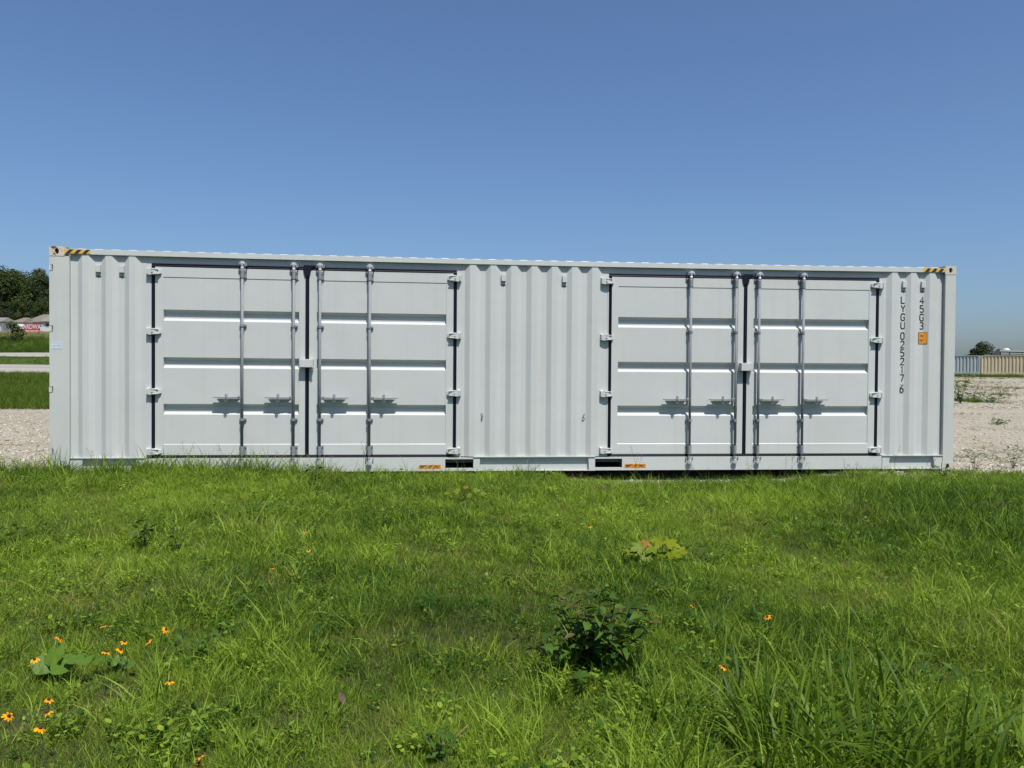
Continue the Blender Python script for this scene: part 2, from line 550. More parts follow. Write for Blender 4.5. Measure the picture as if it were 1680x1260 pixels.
# far side, ends, floor
b = MB(); segx(b, -5.9, 5.93, W - .05, W, .02, .2); cp(b, "bottom_rail")
b = MB()
prof = []
x = -5.89
while x < 5.8:
    prof += [(x, W - .04), (x + .068, W - .008), (x + .14, W - .008), (x + .208, W - .04)]; x += .278
vs = [(px_, py_, z) for px_, py_ in prof for z in (.2, 2.81)]
b.add(vs, [(2 * i, 2 * i + 2, 2 * i + 3, 2 * i + 1) for i in range(len(prof) - 1)]); cp(b, "corrugated_panel")
b = MB(); b.box(-6.07, -6.04, .15, W - .15, .12, 2.78); cp(b, "end_door")
prof = []
y = .15
while y < W - .3:
    prof += [(y, 6.03), (y + .068, 6.075), (y + .14, 6.075), (y + .208, 6.03)]; y += .266
b = MB(); vs = [(qx, qy, z) for qy, qx in prof for z in (.12, 2.8)]
b.add(vs, [(2 * i, 2 * i + 2, 2 * i + 3, 2 * i + 1) for i in range(len(prof) - 1)]); cp(b, "end_wall")
b = MB(); b.box(-6.0, 6.0, .06, W - .06, .13, .17); cp(b, "floor", M_inside)

# ---------------- doors
GRV = ((2.128, 1.984), (1.512, 1.374), (.908, .770))
def sheet(x0, x1):                     # pressed sheet with three horizontal grooves
    yS = YD + .006
    pr = [(2.548, YD + .0005), (2.542, yS)]
    for a, c in GRV: pr += [(a, yS), (a - .034, yS + .046), (c + .033, yS + .046), (c, yS)]
    pr += [(.386, yS), (.378, YD + .0005)]
    b = MB()
    n = 10
    vs, fs = [], []
    for i in range(n + 1):
        x = x0 + (x1 - x0) * i / n
        for z, y in pr: vs.append((x, y, z))
    k = len(pr)
    for i in range(n):
        for j in range(k - 1): fs.append((i * k + j, i * k + j + 1, (i + 1) * k + j + 1, (i + 1) * k + j))
    return b.add(vs, fs)
def door(x0, x1, sx0, sx1, rods, hinge_side, label):
    b = MB()
    zt, zb = 2.676, .243
    segx(b, x0, x1, YD, YD + .05, 2.548, zt, 10)
    segx(b, x0, x1, YD, YD + .05, zb, .378, 10)
    b.box(x0, sx0, YD, YD + .05, .378, 2.548)
    b.box(sx1, x1, YD, YD + .05, .378, 2.548)
    d = cp(b, "door")
    d["label"] = label
    cp(sheet(sx0, sx1), "door_sheet", parent=d)
    hx = x0 - .021 if hinge_side < 0 else x1 + .021     # line of the seal at the hinges
    s = hinge_side
    for z in (2.612, 1.843, 1.070, .293):
        h = MB()
        # strap on the leaf, tapering to the tip
        def S(dx): return hx + s * dx
        poly = [(S(.052), z - .044), (S(.052), z + .036), (S(-.02), z + .040), (S(-.06), z + .030), (S(-.098), z + .020), (S(-.102), z - .022), (S(-.06), z - .036), (S(-.02), z - .044)]
        front = [-.006, -.006, -.012, -.004, .018, .018, -.004, -.012]
        n = len(poly)
        vs = [(p[0], f, p[1]) for p, f in zip(poly, front)] + [(p[0], YD + .001, p[1]) for p in poly]
        h.add(vs, [(0, 1, 2, 7), (7, 2, 3, 6), (6, 3, 4, 5)] + [(i, (i + 1) % n, n + (i + 1) % n, n + i) for i in range(n)])
        # raised rim and pin
        h.bbox(S(.01), S(-.075), -.016, -.004, z + .022, z + .030, .002)
        h.bbox(S(.01), S(-.075), -.016, -.004, z - .036, z - .028, .002)
        h.tube([(S(0), -.019, z - .002), (S(0), .0, z - .002)], .011, 10)
        ho = cp(h, "hinge", parent=d)
        # lug on the post
        g = MB()
        pa = [(S(.084), YI + .001, z - .050), (S(.030), YI + .001, z - .050), (S(.030), YI + .001, z + .046), (S(.084), YI + .001, z + .046),
              (S(.070), -.014, z - .036), (S(.056), -.014, z - .036), (S(.056), -.014, z + .034), (S(.070), -.014, z + .034)]
        g.add(pa, [(0, 1, 2, 3), (4, 7, 6, 5), (0, 4, 5, 1), (1, 5, 6, 2), (2, 6, 7, 3), (3, 7, 4, 0)])
        cp(g, "hinge", parent=d)
    for rx in rods:
        y = -.013
        r = MB()
        r.tube([(rx, y, .195), (rx, y, 2.70)], .0175, 12)
        cp(r, "lock_rod", M_galv, True, parent=d)
        for zc, up in ((2.715, 1), (.165, -1)):
            k = MB()
            k.tube([(rx, y, zc - .045 * up), (rx, y, zc - .030 * up), (rx, y, zc - .012 * up), (rx, y, zc + .004 * up)], [.0215, .0215, .014, .014], 10)
            k.tube([(rx, y, zc + .0 * up), (rx, y, zc + .014 * up)], .021, 10)
            k.prism([(rx - .036, y - .012), (rx - .014, y - .022), (rx + .016, y - .022), (rx + .04, y - .010), (rx + .036, y + .008), (rx + .012, y + .002), (rx + .012, y + .03), (rx - .016, y + .03), (rx - .016, y + .002), (rx - .034, y + .004)], 'z', zc + .018 * up, zc + .040 * up)
            k.box(rx - .018, rx + .022, y - .02, y + .012, zc + .040 * up, zc + .052 * up)
            k.tube([(rx + .034, y - .018, zc + .008 * up), (rx + .034, y - .018, zc + .04 * up)], .006, 6)
            cp(k, "cam", M_zinc, parent=d)
            q = MB()
            q.prism([(rx - .046, .05), (rx - .046, -.012), (rx - .034, -.012), (rx - .034, .034), (rx + .046, .034), (rx + .046, -.008), (rx + .057, -.008), (rx + .057, .05)], 'z', zc - .005, zc + .035)
            cp(q, "cam_keeper", M_galv, parent=d)
        for za, zb_ in ((2.545, 2.655), (.238, .365)):
            k = MB()
            k.bbox(rx - .046, rx + .046, YD - .006, YD + .002, za, zb_, .002)
            k.tube([(rx, y, za + .006), (rx, y, zb_ - .006)], .0235, 12)
            k.box(rx - .024, rx - .012, y, YD, za + .008, zb_ - .008); k.box(rx + .012, rx + .024, y, YD, za + .008, zb_ - .008)
            for bx in (-.036, .036):
                for bz in (za + .018, zb_ - .018): k.tube([(rx + bx, YD - .018, bz), (rx + bx, YD - .004, bz)], .0075, 8)
            cp(k, "rod_bracket", M_galv, parent=d)
        for zc in (1.933, .709):
            k = MB()
            k.bbox(rx - .044, rx + .044, YD - .012, YD + .002, zc - .017, zc + .017, .002)
            k.tube([(rx, y, zc - .016), (rx, y, zc + .016)], .024, 12)
            k.box(rx - .024, rx - .012, y, YD, zc - .015, zc + .015); k.box(rx + .012, rx + .024, y, YD, zc - .015, zc + .015)
            for bx in (-.034, .034): k.tube([(rx + bx, YD - .024, zc), (rx + bx, YD - .008, zc)], .008, 8)
            cp(k, "rod_guide", M_galv, parent=d)
        # handle: a flat bar swung to the hinge side and its catch
        hs = s
        k = MB()
        def Hx(dx): return rx + hs * dx
        z = .995
        k.bbox(Hx(.012), Hx(.056), y - .020, y + .018, z - .020, z + .020, .003)
        k.prism([(Hx(.05), y - .010), (Hx(.14), y - .022), (Hx(.22), y - .026), (Hx(.365), y - .022), (Hx(.37), y + .022), (Hx(.25), y + .024), (Hx(.245), y + .002), (Hx(.14), y + .002), (Hx(.135), y + .026), (Hx(.05), y + .026)], 'z', z - .002, z + .007)
        k.tube([(Hx(.034), y - .026, z), (Hx(.034), y + .01, z)], .006, 8)
        cp(k, "handle", M_bar, parent=d)
        k = MB()
        k.prism([(Hx(.04), YD), (Hx(.075), .018), (Hx(.14), -.004), (Hx(.155), -.048), (Hx(.225), -.048), (Hx(.235), -.004), (Hx(.285), .016), (Hx(.33), YD)], 'z', z - .012, z - .007)
        k.tube([(Hx(.19), -.052, z - .028), (Hx(.19), -.052, z - .008), (Hx(.19), -.052, z + .034)], [.012, .018, .012], 8)
        rr = [(Hx(.19) + .018 * math.cos(a), -.058, z - .030 + .020 * math.sin(a)) for a in [2 * math.pi * i / 10 for i in range(11)]]
        k.tube(rr, .004, 6, False)
        rr = [(Hx(.19) + .016 * math.cos(a), -.050, z + .028 + .020 * math.sin(a)) for a in [math.pi * i / 6 for i in range(7)]]
        k.tube(rr, .005, 6)
        cp(k, "handle_catch", M_bar, parent=d)
    return d
door(-4.824, -2.932, -4.722, -3.012, (-3.723, -3.073), -1, "left leaf of the left pair of doors")
door(-2.884, -1.000, -2.786, -1.094, (-2.738, -2.097), 1, "right leaf of the left pair of doors")
door(1.090, 3.006, 1.240, 2.926, (2.237, 2.880), -1, "left leaf of the right pair of doors")
door(3.056, 4.930, 3.148, 4.832, (3.207, 3.844), 1, "right leaf of the right pair of doors")

# rubber seals
def seal_v(x0, x1, z0, z1, y=YD - .006):
    b = MB()
    c_ = (x0 + x1) / 2
    b.prism([(x0, y + .05), (x0, y + .008), (x0 + .008, y), (c_ - .002, y + .006), (c_ + .002, y + .006), (x1 - .008, y), (x1, y + .008), (x1, y + .05)], 'z', z0, z1)
    cp(b, "door_seal", M_gask)
def seal_h(x0, x1, z0, z1, y=YD - .006):
    b = MB()
    n = 14
    pr = [(y + .05, z0), (y + .008, z0), (y, z0 + .008), (y + .004, (z0 + z1) / 2), (y, z1 - .008), (y + .008, z1), (y + .05, z1)]
    vs = [(x0 + (x1 - x0) * i / n, a, c) for i in range(n + 1) for a, c in pr]
    k = len(pr)
    b.add(vs, [(i * k + j, i * k + j + 1, (i + 1) * k + j + 1, (i + 1) * k + j) for i in range(n) for j in range(k - 1)] + [tuple(range(k)), tuple(n * k + j for j in reversed(range(k)))])
    cp(b, "door_seal", M_gask)
for xl, c0, c1, xr, e in ((-4.866, -2.930, -2.886, -.957, 1), (1.108, 3.008, 3.054, 4.976, 2)):
    seal_v(xl - .004, xl + .043, .205, 2.68); seal_v(xr - .045, xr + .003, .205, 2.68)
    seal_v(c0 - .003, c1 + .003, .244, 2.676, YD - .010)
    seal_h(xl, xr, 2.679, 2.722); seal_h(xl, xr, .2035, .241)
    b = MB(); b.prism([(c0 - .012, 2.60), (c1 + .012, 2.60), (c1 + .03, 2.70), (c1 + .09, 2.742), (c0 - .02, 2.742), (c0 - .03, 2.70)], 'y', YD - .018, YD - .009)
    o = cp(b, "seal_cap", M_gask)

# lock boxes over the meeting doors
for xa, xb in ((-2.985, -2.822), (2.948, 3.120)):
    b = MB()
    b.bbox(xa, xb, -.052, -.046, 1.398, 1.505, .003)
    b.box(xa, xb, -.048, YD, 1.497, 1.505)
    b.box(xa, xa + .006, -.046, YD, 1.398, 1.497); b.box(xb - .006, xb, -.046, YD, 1.398, 1.497)
    b.box(xa + .03, xb - .03, -.02, YD - .012, 1.41, 1.47)
    o = cp(b, "lock_box")
    h = MB()
    pts = [(xb - .006 + .012 * math.sin(a), -.04, 1.398 - .012 + .018 * math.cos(a)) for a in [math.pi * (.0 + 1.25 * i / 7) for i in range(8)]]
    h.tube(pts, .0045, 6)
    h.tube([(xb - .02, -.056, 1.425), (xb - .02, -.046, 1.425)], .005, 6)
    cp(h, "staple", M_zinc, parent=o)

# ventilators
for x in (-5.515, -5.228, -.333, .492, 5.342, 5.624):
    b = MB()
    w_ = .029
    b.bbox(x - w_, x + w_, YI - .034, YI - .030, 2.585, 2.672, .002)
    b.box(x - w_, x - w_ + .003, YI - .031, YI + .001, 2.585, 2.670); b.box(x + w_ - .003, x + w_, YI - .031, YI + .001, 2.585, 2.670)
    b.box(x - w_, x + w_, YI - .032, YI + .001, 2.668, 2.675)
    o = cp(b, "ventilator")
    k = MB(); k.box(x - .03, x + .03, YI - .007, YI + .001, 2.532, 2.539); k.tube([(x, YI - .010, 2.536), (x, YI, 2.536)], .010, 8)
    cp(k, "vent_strip", M_dark, parent=o)
# hooks on the middle panel
for x, s in ((-.600, 1), (.766, -1)):
    pts = [(x + s * (-.018 + .022 * math.sin(a)), YI - .012 - .02 * math.sin(a), .765 + .032 * math.cos(a)) for a in [math.pi * i / 6 for i in range(7)]]
    pts = [(pts[0][0], YI + .004, pts[0][2])] + pts + [(pts[-1][0], YI - .004, pts[-1][2])]
    b = MB(); b.tube(pts, .0055, 8); cp(b, "lashing_hook", M_galv)  # dark grey puts the hooks' shaded side into their colour

# ---------------- markings: strokes for the container number
GL = {
 'L': [[(0, 1), (0, 0), (.8, 0)]], 'Y': [[(0, 1), (.45, .5), (.9, 1)], [(.45, .5), (.45, 0)]],
 'G': [[(.85, .80), (.75, .95), (.6, 1), (.25, 1), (.08, .92), (0, .75), (0, .25), (.08, .08), (.25, 0), (.6, 0), (.8, .1), (.85, .25), (.85, .45), (.5, .45)]],
 'U': [[(0, 1), (0, .22), (.08, .07), (.25, 0), (.6, 0), (.77, .07), (.85, .22), (.85, 1)]],
 '0': [[(0, .75), (.08, .92), (.25, 1), (.55, 1), (.72, .92), (.8, .75), (.8, .25), (.72, .08), (.55, 0), (.25, 0), (.08, .08), (0, .25), (0, .75)]],
 '2': [[(.02, .78), (.1, .93), (.27, 1), (.55, 1), (.73, .92), (.8, .76), (.74, .58), (0, 0), (.85, 0)]],
 '5': [[(.78, 1), (.1, 1), (.06, .58), (.5, .6), (.72, .52), (.8, .35), (.8, .22), (.7, .06), (.52, 0), (.25, 0), (.02, .1)]],
 '1': [[(.25, .85), (.45, 1), (.45, 0)]], '7': [[(0, 1), (.82, 1), (.35, 0)]],
 '6': [[(.72, 1), (.45, .93), (.12, .6), (0, .3), (.05, .1), (.22, 0), (.55, 0), (.75, .1), (.8, .3), (.73, .48), (.55, .56), (.25, .53), (.06, .42)]],
 '4': [[(.62, 0), (.62, 1), (0, .3), (.9, .3)]],
 '3': [[(.04, .92), (.25, 1), (.55, 1), (.74, .9), (.76, .72), (.65, .56), (.35, .53), (.65, .5), (.8, .35), (.8, .2), (.7, .06), (.5, 0), (.25, 0), (.02, .1)]],
}
def stroke_letter(ch, x, zc, w, h, y, th=.0165):
    b = MB()
    for st in GL[ch]:
        P = [Vector((x - w / 2 + p[0] / .88 * w, zc - h / 2 + p[1] * h)) for p in st]
        L, Rr = [], []
        for i, p in enumerate(P):
            a = (P[i] - P[i - 1]).normalized() if i else None
            c_ = (P[i + 1] - P[i]).normalized() if i < len(P) - 1 else None
            if a is None: tn = c_; k = 1
            elif c_ is None: tn = a; k = 1
            else:
                tn = (a + c_)
                tn = tn.normalized() if tn.length > .2 else c_
                k = min(1.6, 1 / max(.5, abs(tn.dot(a))))
            nrm = Vector((-tn.y, tn.x)) * th / 2 * k
            L.append(p + nrm); Rr.append(p - nrm)
        n = len(P)
        b.add([(q.x, y, q.y) for q in L] + [(q.x, y, q.y) for q in Rr], [(i, n + i, n + i + 1, i + 1) for i in range(n - 1)])
    return cp(b, "letter", M_ink)
xN = 5.336
for ch, z in zip("LYGU", (2.414, 2.291, 2.170, 2.054)): stroke_letter(ch, xN, z, .056, .094, YI - .002)
for ch, z in zip("025217", (1.903, 1.784, 1.664, 1.544, 1.425, 1.308)): stroke_letter(ch, xN, z, .054, .094, YI - .002)
stroke_letter('6', xN, 1.154, .052, .096, YI - .002)
b = MB()
for a0, a1, c0, c1 in ((-.034, .034, 1.214, 1.218), (-.034, .034, 1.090, 1.094), (-.034, -.031, 1.094, 1.214), (.031, .034, 1.094, 1.214)):
    b.add([(xN + a0, YI - .002, c0), (xN + a1, YI - .002, c0), (xN + a1, YI - .002, c1), (xN + a0, YI - .002, c1)], [(0, 1, 2, 3)])
cp(b, "check_digit_frame", M_greyink)
xN = 5.618
for ch, z in zip("45G3", (2.412, 2.290, 2.168, 2.050)): stroke_letter(ch, xN, z, .056, .094, YI - .002)

def text_mesh(s, size, mt, bold=0.0, sx=1.0):
    c_ = bpy.data.curves.new("t", 'FONT'); c_.body = s; c_.size = size; c_.align_x = 'CENTER'; c_.align_y = 'CENTER'; c_.offset = bold
    o = bpy.data.objects.new("t", c_)
    me = bpy.data.meshes.new_from_object(o)
    for v in me.vertices: v.co.x *= sx
    me.materials.clear(); me.materials.append(mt)
    bpy.data.objects.remove(o); bpy.data.curves.remove(c_)
    return me
def put_text(s, size, mt, x, y, z, parent, name="lettering", bold=0.0, sx=1.0):
    return part(name, text_mesh(s, size, mt, bold, sx), parent, sag((x, y, z)), (math.pi / 2, 0, 0))
# orange height label, wrapped from the flat a little way onto the slope
y0 = YI - .002
def hl(xa, xb, za, zb_, dy, mt, nm, par=box40):
    xe = 5.642                # where the flat turns into the slope
    b = MB()
    cols = [(xa, y0 - dy)] + ([(xe, y0 - dy), (xb, y0 - dy - (xb - xe) * .54)] if xb > xe else [(xb, y0 - dy)])
    vs = [(x, y, z) for x, y in cols for z in (za, zb_)]
    b.add(vs, [(2 * i, 2 * i + 2, 2 * i + 3, 2 * i + 1) for i in range(len(cols) - 1)])
    return cp(b, nm, mt, parent=par)
ho = hl(5.570, 5.690, 1.788, 1.958, 0, M_ink, "height_label")
hl(5.577, 5.683, 1.796, 1.950, .002, M_orange, "label_face", ho)
put_text("2.9m", .052, M_ink, 5.6195, y0 - .0035, 1.905, ho, sx=.62, bold=.001)
put_text("9'6\"", .060, M_ink, 5.6165, y0 - .0035, 1.836, ho, sx=.66, bold=.001)
# EMPTY LIFT ONLY
for xa, xb, za, zb_ in ((-1.447, -1.153, .056, .106), (1.339, 1.637, .056, .108)):
    b = MB().add([(xa, .009, za), (xb, .009, za), (xb, .009, zb_), (xa, .009, zb_)], [(0, 1, 2, 3)])
    o = cp(b, "lift_label", M_orange)
    put_text("EMPTY LIFT ONLY", .046, M_ink, (xa + xb) / 2, .0065, (za + zb_) / 2, o, sx=.72, bold=.0012)
# paper label on the left post
b = MB().add([(-6.072, -.003, 1.602), (-5.942, -.003, 1.602), (-5.942, -.003, 1.668), (-6.072, -.003, 1.668)], [(0, 1, 2, 3)])
o = cp(b, "paper_label", M_label)
b = MB().add([(-6.072, -.003, 1.671), (-5.942, -.003, 1.671), (-5.942, -.003, 1.690), (-6.072, -.003, 1.690)], [(0, 1, 2, 3)])
cp(b, "label_band", M_labelblue, parent=o)
b = MB()
for a, c0, w_, h_ in ((-6.050, 1.640, .022, .006), (-6.050, 1.628, .018, .005), (-6.018, 1.626, .008, .026), (-5.998, 1.628, .010, .026), (-5.980, 1.628, .010, .026), (-5.962, 1.622, .006, .030)):
    b.add([(a, -.005, c0), (a + w_, -.005, c0), (a + w_, -.005, c0 + h_), (a, -.005, c0 + h_)], [(0, 1, 2, 3)])
cp(b, "print", M_greyink, parent=o)
# hazard stripes on the rail ends
for xa, xb, worn in ((-5.909, -5.597, 0), (5.610, 5.929, 1)):
    b = MB().add([(xa, -.003, 2.812), (xb, -.003, 2.812), (xb, -.003, 2.862), (xa, -.003, 2.862)], [(0, 1, 2, 3)])
    o = cp(b, "hazard_tape", M_yellow)
    x = xa + .012
    while x < xb - .07:
        b = MB()
        if worn: b.add([(x + .004, -.005, 2.812), (x + .06, -.005, 2.812), (x + .088, -.005, 2.85), (x + .07, -.005, 2.862), (x + .044, -.005, 2.858)], [(0, 1, 2, 3, 4)])
        else: b.add([(x, -.005, 2.812), (x + .045, -.005, 2.812), (x + .095, -.005, 2.862), (x + .048, -.005, 2.862)], [(0, 1, 2, 3)])
        cp(b, "stripe", M_ink, parent=o)
        x += .1

# ================================================================== VEGETATION
def leaf_mat(name, col, col2, rough=.55, trans=.25, attr=None, dry=None, spec=.18, blade=False):
    mt = mat(name, col, rough, 0, spec)
    t = NT(mt)
    if attr:
        a = t.attr(attr, 'INSTANCER')
        sp_ = t.new('SeparateColor'); t.l.new(a.outputs['Color'], sp_.inputs[0])
        bl = t.attr("bv").outputs['Fac']
        f = t.math('ADD', sp_.outputs[0], t.math('MULTIPLY', t.math('SUBTRACT', bl, .5), .95))
        c = t.mix(t.ramp(f, 0.0, 1.0), col, col2)
        f2 = t.ramp(t.math('ADD', sp_.outputs[1], t.math('MULTIPLY', t.math('SUBTRACT', t.math('FRACT', t.math('MULTIPLY', bl, 7.31)), .5), .9)), .25, .95)
        c = t.mix(f2, c, dry)
    else:
        oi = t.new('ObjectInfo')
        c = t.mix(t.attr('bv').outputs['Fac'] if blade else oi.outputs['Random'], col, col2)
    t.l.new(c, t.b.inputs['Base Color'])
    tr = t.new('BsdfTranslucent')
    t.l.new(t.mix(.35, c, (.14, .22, .010)), tr.inputs[0])
    mx = t.new('MixShader'); mx.inputs[0].default_value = trans
    out = t.n['Material Output']
    t.l.new(t.b.outputs[0], mx.inputs[1]); t.l.new(tr.outputs[0], mx.inputs[2]); t.l.new(mx.outputs[0], out.inputs[0])
    return mt
M_grass = leaf_mat("grass_blade", (.026, .076, .009), (.228, .335, .034), .55, .42, "tint", (.26, .20, .085))
M_farg = leaf_mat("far_grass", (.028, .066, .006), (.11, .165, .016), .6, .35, "tint", (.24, .19, .09))
M_weed = leaf_mat("weed_leaf", (.026, .070, .008), (.060, .115, .014), .55, .3)
M_bush = leaf_mat("bush_leaf", (.024, .064, .008), (.066, .125, .014), .5, .28, spec=.22)
M_bushr = leaf_mat("young_leaf", (.075, .052, .014), (.085, .095, .018), .45, .2)
M_maple = leaf_mat("maple_leaf", (.085, .14, .004), (.145, .17, .005), .5, .25)
M_mapleo = leaf_mat("orange_leaf", (.20, .11, .010), (.20, .11, .010), .5, .3)
M_mapler = leaf_mat("red_leaf", (.17, .06, .03), (.17, .06, .03), .5, .3)
M_lobed = leaf_mat("lobed_leaf", (.062, .125, .014), (.085, .155, .016), .5, .28)
M_stem = mat("green_stem", (.05, .075, .02), .6)
M_bark = mat("bark", (.060, .050, .034), .9, 0, .1)
M_twig = mat("twig", (.055, .060, .022), .8, 0, .1)
M_petal = leaf_mat("petal", (.74, .26, .005), (.80, .36, .008), .5, .25)
M_disc = mat("flower_disc", (.03, .012, .006), .8)
M_spike = mat("seed_spike", (.20, .155, .06), .85)
M_straw = mat("seed_head", (.26, .19, .09), .8)
M_tall = leaf_mat("tall_blade", (.030, .080, .006), (.125, .195, .012), .5, .42, spec=.2, blade=True)

class Blades:
    """strips of grass with a per-blade value 'bv'"""
    def __init__(s): s.v = []; s.f = []; s.bv = []
    def blade(s, x, y, az, ln, lean, droop, w, val, segs=3, z0=-.02, twist=None):
        b = len(s.v)
        ux, uy = math.cos(az), math.sin(az)
        ta = az + math.pi / 2 if twist is None else twist
        wx, wy = math.cos(ta), math.sin(ta)
        px_, pz, an = 0.0, z0, lean
        for i in range(segs + 1):
            q = i / segs
            hw = w * .5 * (.75 + .5 * q * (1 - q) * 2) * (1 - q ** 2.2)
            cx, cy = x + ux * px_, y + uy * px_
            if i < segs:
                s.v += [(cx - wx * hw, cy - wy * hw, pz), (cx + wx * hw, cy + wy * hw, pz)]
                s.bv += [val, val]
            else:
                s.v.append((cx, cy, pz)); s.bv.append(val)
            px_ += math.sin(an) * ln / segs; pz += math.cos(an) * ln / segs
            an += droop / segs
        for i in range(segs - 1):
            s.f.append((b + 2 * i, b + 2 * i + 1, b + 2 * i + 3, b + 2 * i + 2))
        s.f.append((b + 2 * segs - 2, b + 2 * segs - 1, b + 2 * segs))
    def poly(s, pts, val):
        b = len(s.v); s.v += [tuple(p) for p in pts]; s.bv += [val] * len(pts); s.f.append(tuple(range(b, b + len(pts))))
    def mesh(s, name, mt):
        me = bpy.data.meshes.new(name)
        me.from_pydata(s.v, [], s.f)
        a = me.attributes.new("bv", 'FLOAT', 'POINT'); a.data.foreach_set("value", s.bv)
        me.materials.append(mt); me.update()
        me.polygons.foreach_set("use_smooth", [True] * len(me.polygons))
        return me
def tuft(n, rad, l0, l1, lean, droop, w0, w1, mt, seed, segs=3):
    r = random.Random(seed); B = Blades()
    for i in range(n):
        a = r.uniform(0, 6.283); d = rad * math.sqrt(r.random())
        B.blade(d * math.cos(a), d * math.sin(a), r.uniform(0, 6.283), r.uniform(l0, l1), r.uniform(.02, lean), r.uniform(0, droop), r.uniform(w0, w1), r.random(), segs, twist=r.uniform(0, 6.283))
    return B.mesh("tuft", mt)
def broadleaf(n, size, mt, seed):
    r = random.Random(seed); B = Blades()
    for i in range(n):
        a = r.uniform(0, 6.283); d = r.uniform(.01, .05); z = r.uniform(.02, .09); s_ = size * r.uniform(.6, 1.2)
        c0 = Vector((d * math.cos(a), d * math.sin(a), z))
        f = Vector((math.cos(a), math.sin(a), r.uniform(-.2, .5))).normalized(); sd = Vector((-math.sin(a), math.cos(a), r.uniform(-.3, .3)))
        v = r.random()
        B.poly([c0, c0 + f * s_ * .35 + sd * s_ * .32, c0 + f * s_ * .75 + sd * s_ * .28, c0 + f * s_, c0 + f * s_ * .75 - sd * s_ * .28, c0 + f * s_ * .35 - sd * s_ * .32], v)
    return B.mesh("weed", mt)
def lib(name, meshes):
    col = bpy.data.collections.new(name)
    for i, me in enumerate(meshes):
        col.objects.link(bpy.data.objects.new("%s_%02d" % (name, i), me))
    return col
def scatter(name, pts, col, label=None, cat=None, mt=None):
    """pts: list of (x,y,z, idx, rotz, tiltx, tilty, scale, tint0, tint1)"""
    me = bpy.data.meshes.new(name)
    A = np.array(pts, dtype=np.float32)
    me.from_pydata([tuple(p) for p in A[:, :3].tolist()], [], [])
    a = me.attributes.new("idx", 'INT', 'POINT'); a.data.foreach_set("value", A[:, 3].astype(np.int32))
    a = me.attributes.new("rot", 'FLOAT_VECTOR', 'POINT'); a.data.foreach_set("vector", A[:, [5, 6, 4]].ravel())
    a = me.attributes.new("scl", 'FLOAT', 'POINT'); a.data.foreach_set("value", A[:, 7])
    tc = np.ones((len(A), 4), np.float32); tc[:, 0] = A[:, 8]; tc[:, 1] = A[:, 9]; tc[:, 2] = 0
    a = me.attributes.new("tint", 'FLOAT_COLOR', 'POINT'); a.data.foreach_set("color", tc.ravel())
    o = link(bpy.data.objects.new(name, me))
    ng = bpy.data.node_groups.new(name + "_nodes", 'GeometryNodeTree')
    ng.interface.new_socket("Geometry", in_out='INPUT', socket_type='NodeSocketGeometry')
    ng.interface.new_socket("Geometry", in_out='OUTPUT', socket_type='NodeSocketGeometry')
    N, K = ng.nodes, ng.links
    gi, go = N.new('NodeGroupInput'), N.new('NodeGroupOutput')
    ci = N.new('GeometryNodeCollectionInfo'); ci.inputs['Collection'].default_value = col
    ci.inputs['Separate Children'].default_value = True; ci.inputs['Reset Children'].default_value = True
    ip = N.new('GeometryNodeInstanceOnPoints'); ip.inputs['Pick Instance'].default_value = True
    def na(nm, ty):
        x = N.new('GeometryNodeInputNamedAttribute'); x.data_type = ty; x.inputs['Name'].default_value = nm
        return next(q for q in x.outputs if q.enabled and q.name == 'Attribute')
    K.new(gi.outputs[0], ip.inputs['Points']); K.new(ci.outputs[0], ip.inputs['Instance'])
    K.new(na("idx", 'INT'), ip.inputs['Instance Index'])
    K.new(na("rot", 'FLOAT_VECTOR'), ip.inputs['Rotation'])
    K.new(na("scl", 'FLOAT'), ip.inputs['Scale'])
    K.new(ip.outputs[0], go.inputs[0])
    md = o.modifiers.new("scatter", 'NODES'); md.node_group = ng
    tag(o, label, cat, kind="stuff")
    return o

# ---- the lawn in front of the container
lawn_lib = lib("lawn_tuft", [
    tuft(30, .060, .05, .12, .80, 1.5, .0026, .0046, M_grass, 1),
    tuft(30, .060, .06, .14, 1.1, 1.6, .0026, .0046, M_grass, 2),
    tuft(28, .060, .05, .11, 1.3, 1.0, .0030, .005, M_grass, 3),
    tuft(20, .055, .08, .17, .7, 1.9, .004, .0065, M_grass, 4, 4),
    broadleaf(12, .020, M_grass, 5),
    tuft(34, .070, .035, .080, 1.2, 1.0, .0026, .0042, M_grass, 6),
    tuft(11, .045, .14, .25, .55, 1.6, .004, .007, M_grass, 7, 4),
    tuft(22, .075, .06, .15, 1.0, 1.5, .0055, .009, M_grass, 8),
    tuft(20, .080, .05, .12, 1.3, 1.2, .006, .010, M_grass, 9),
    broadleaf(16, .034, M_grass, 15),
])
bare = [(at_z(40, 1178, .02), .16), (at_z(195, 1140, .02), .14), (at_z(1080, 1165, .02), .05)]
dry_spots = [(at_z(820, 1055), .55), (at_z(640, 1055), .45), (at_z(1290, 905), .55), (at_z(1640, 1070), .6), (at_z(1420, 960), .6), (at_z(430, 970), .5), (at_z(100, 1000), .6), (at_z(250, 985), .5), (at_z(880, 965), .4), (at_z(720, 910), .7), (at_z(60, 860), 1.2)]
bright = [(at_z(150, 1200), 1.1), (at_z(560, 1230), .7), (at_z(820, 1230), .5), (at_z(60, 960), .8), (at_z(250, 910), 1.0), (at_z(1420, 960), 1.0), (at_z(330, 800), 1.8), (at_z(1100, 850), 1.2), (at_z(1300, 830), 1.2), (at_z(950, 870), .9), (at_z(1060, 1060), .5)]
dark = [(at_z(1600, 850), 1.8), (at_z(1640, 1000), .9), (at_z(650, 1150), .7), (at_z(560, 1000), .8), (at_z(340, 960), .6), (at_z(1450, 1180), .9), (at_z(1330, 820), .8), (at_z(90, 880), .8), (at_z(700, 1020), .6)]
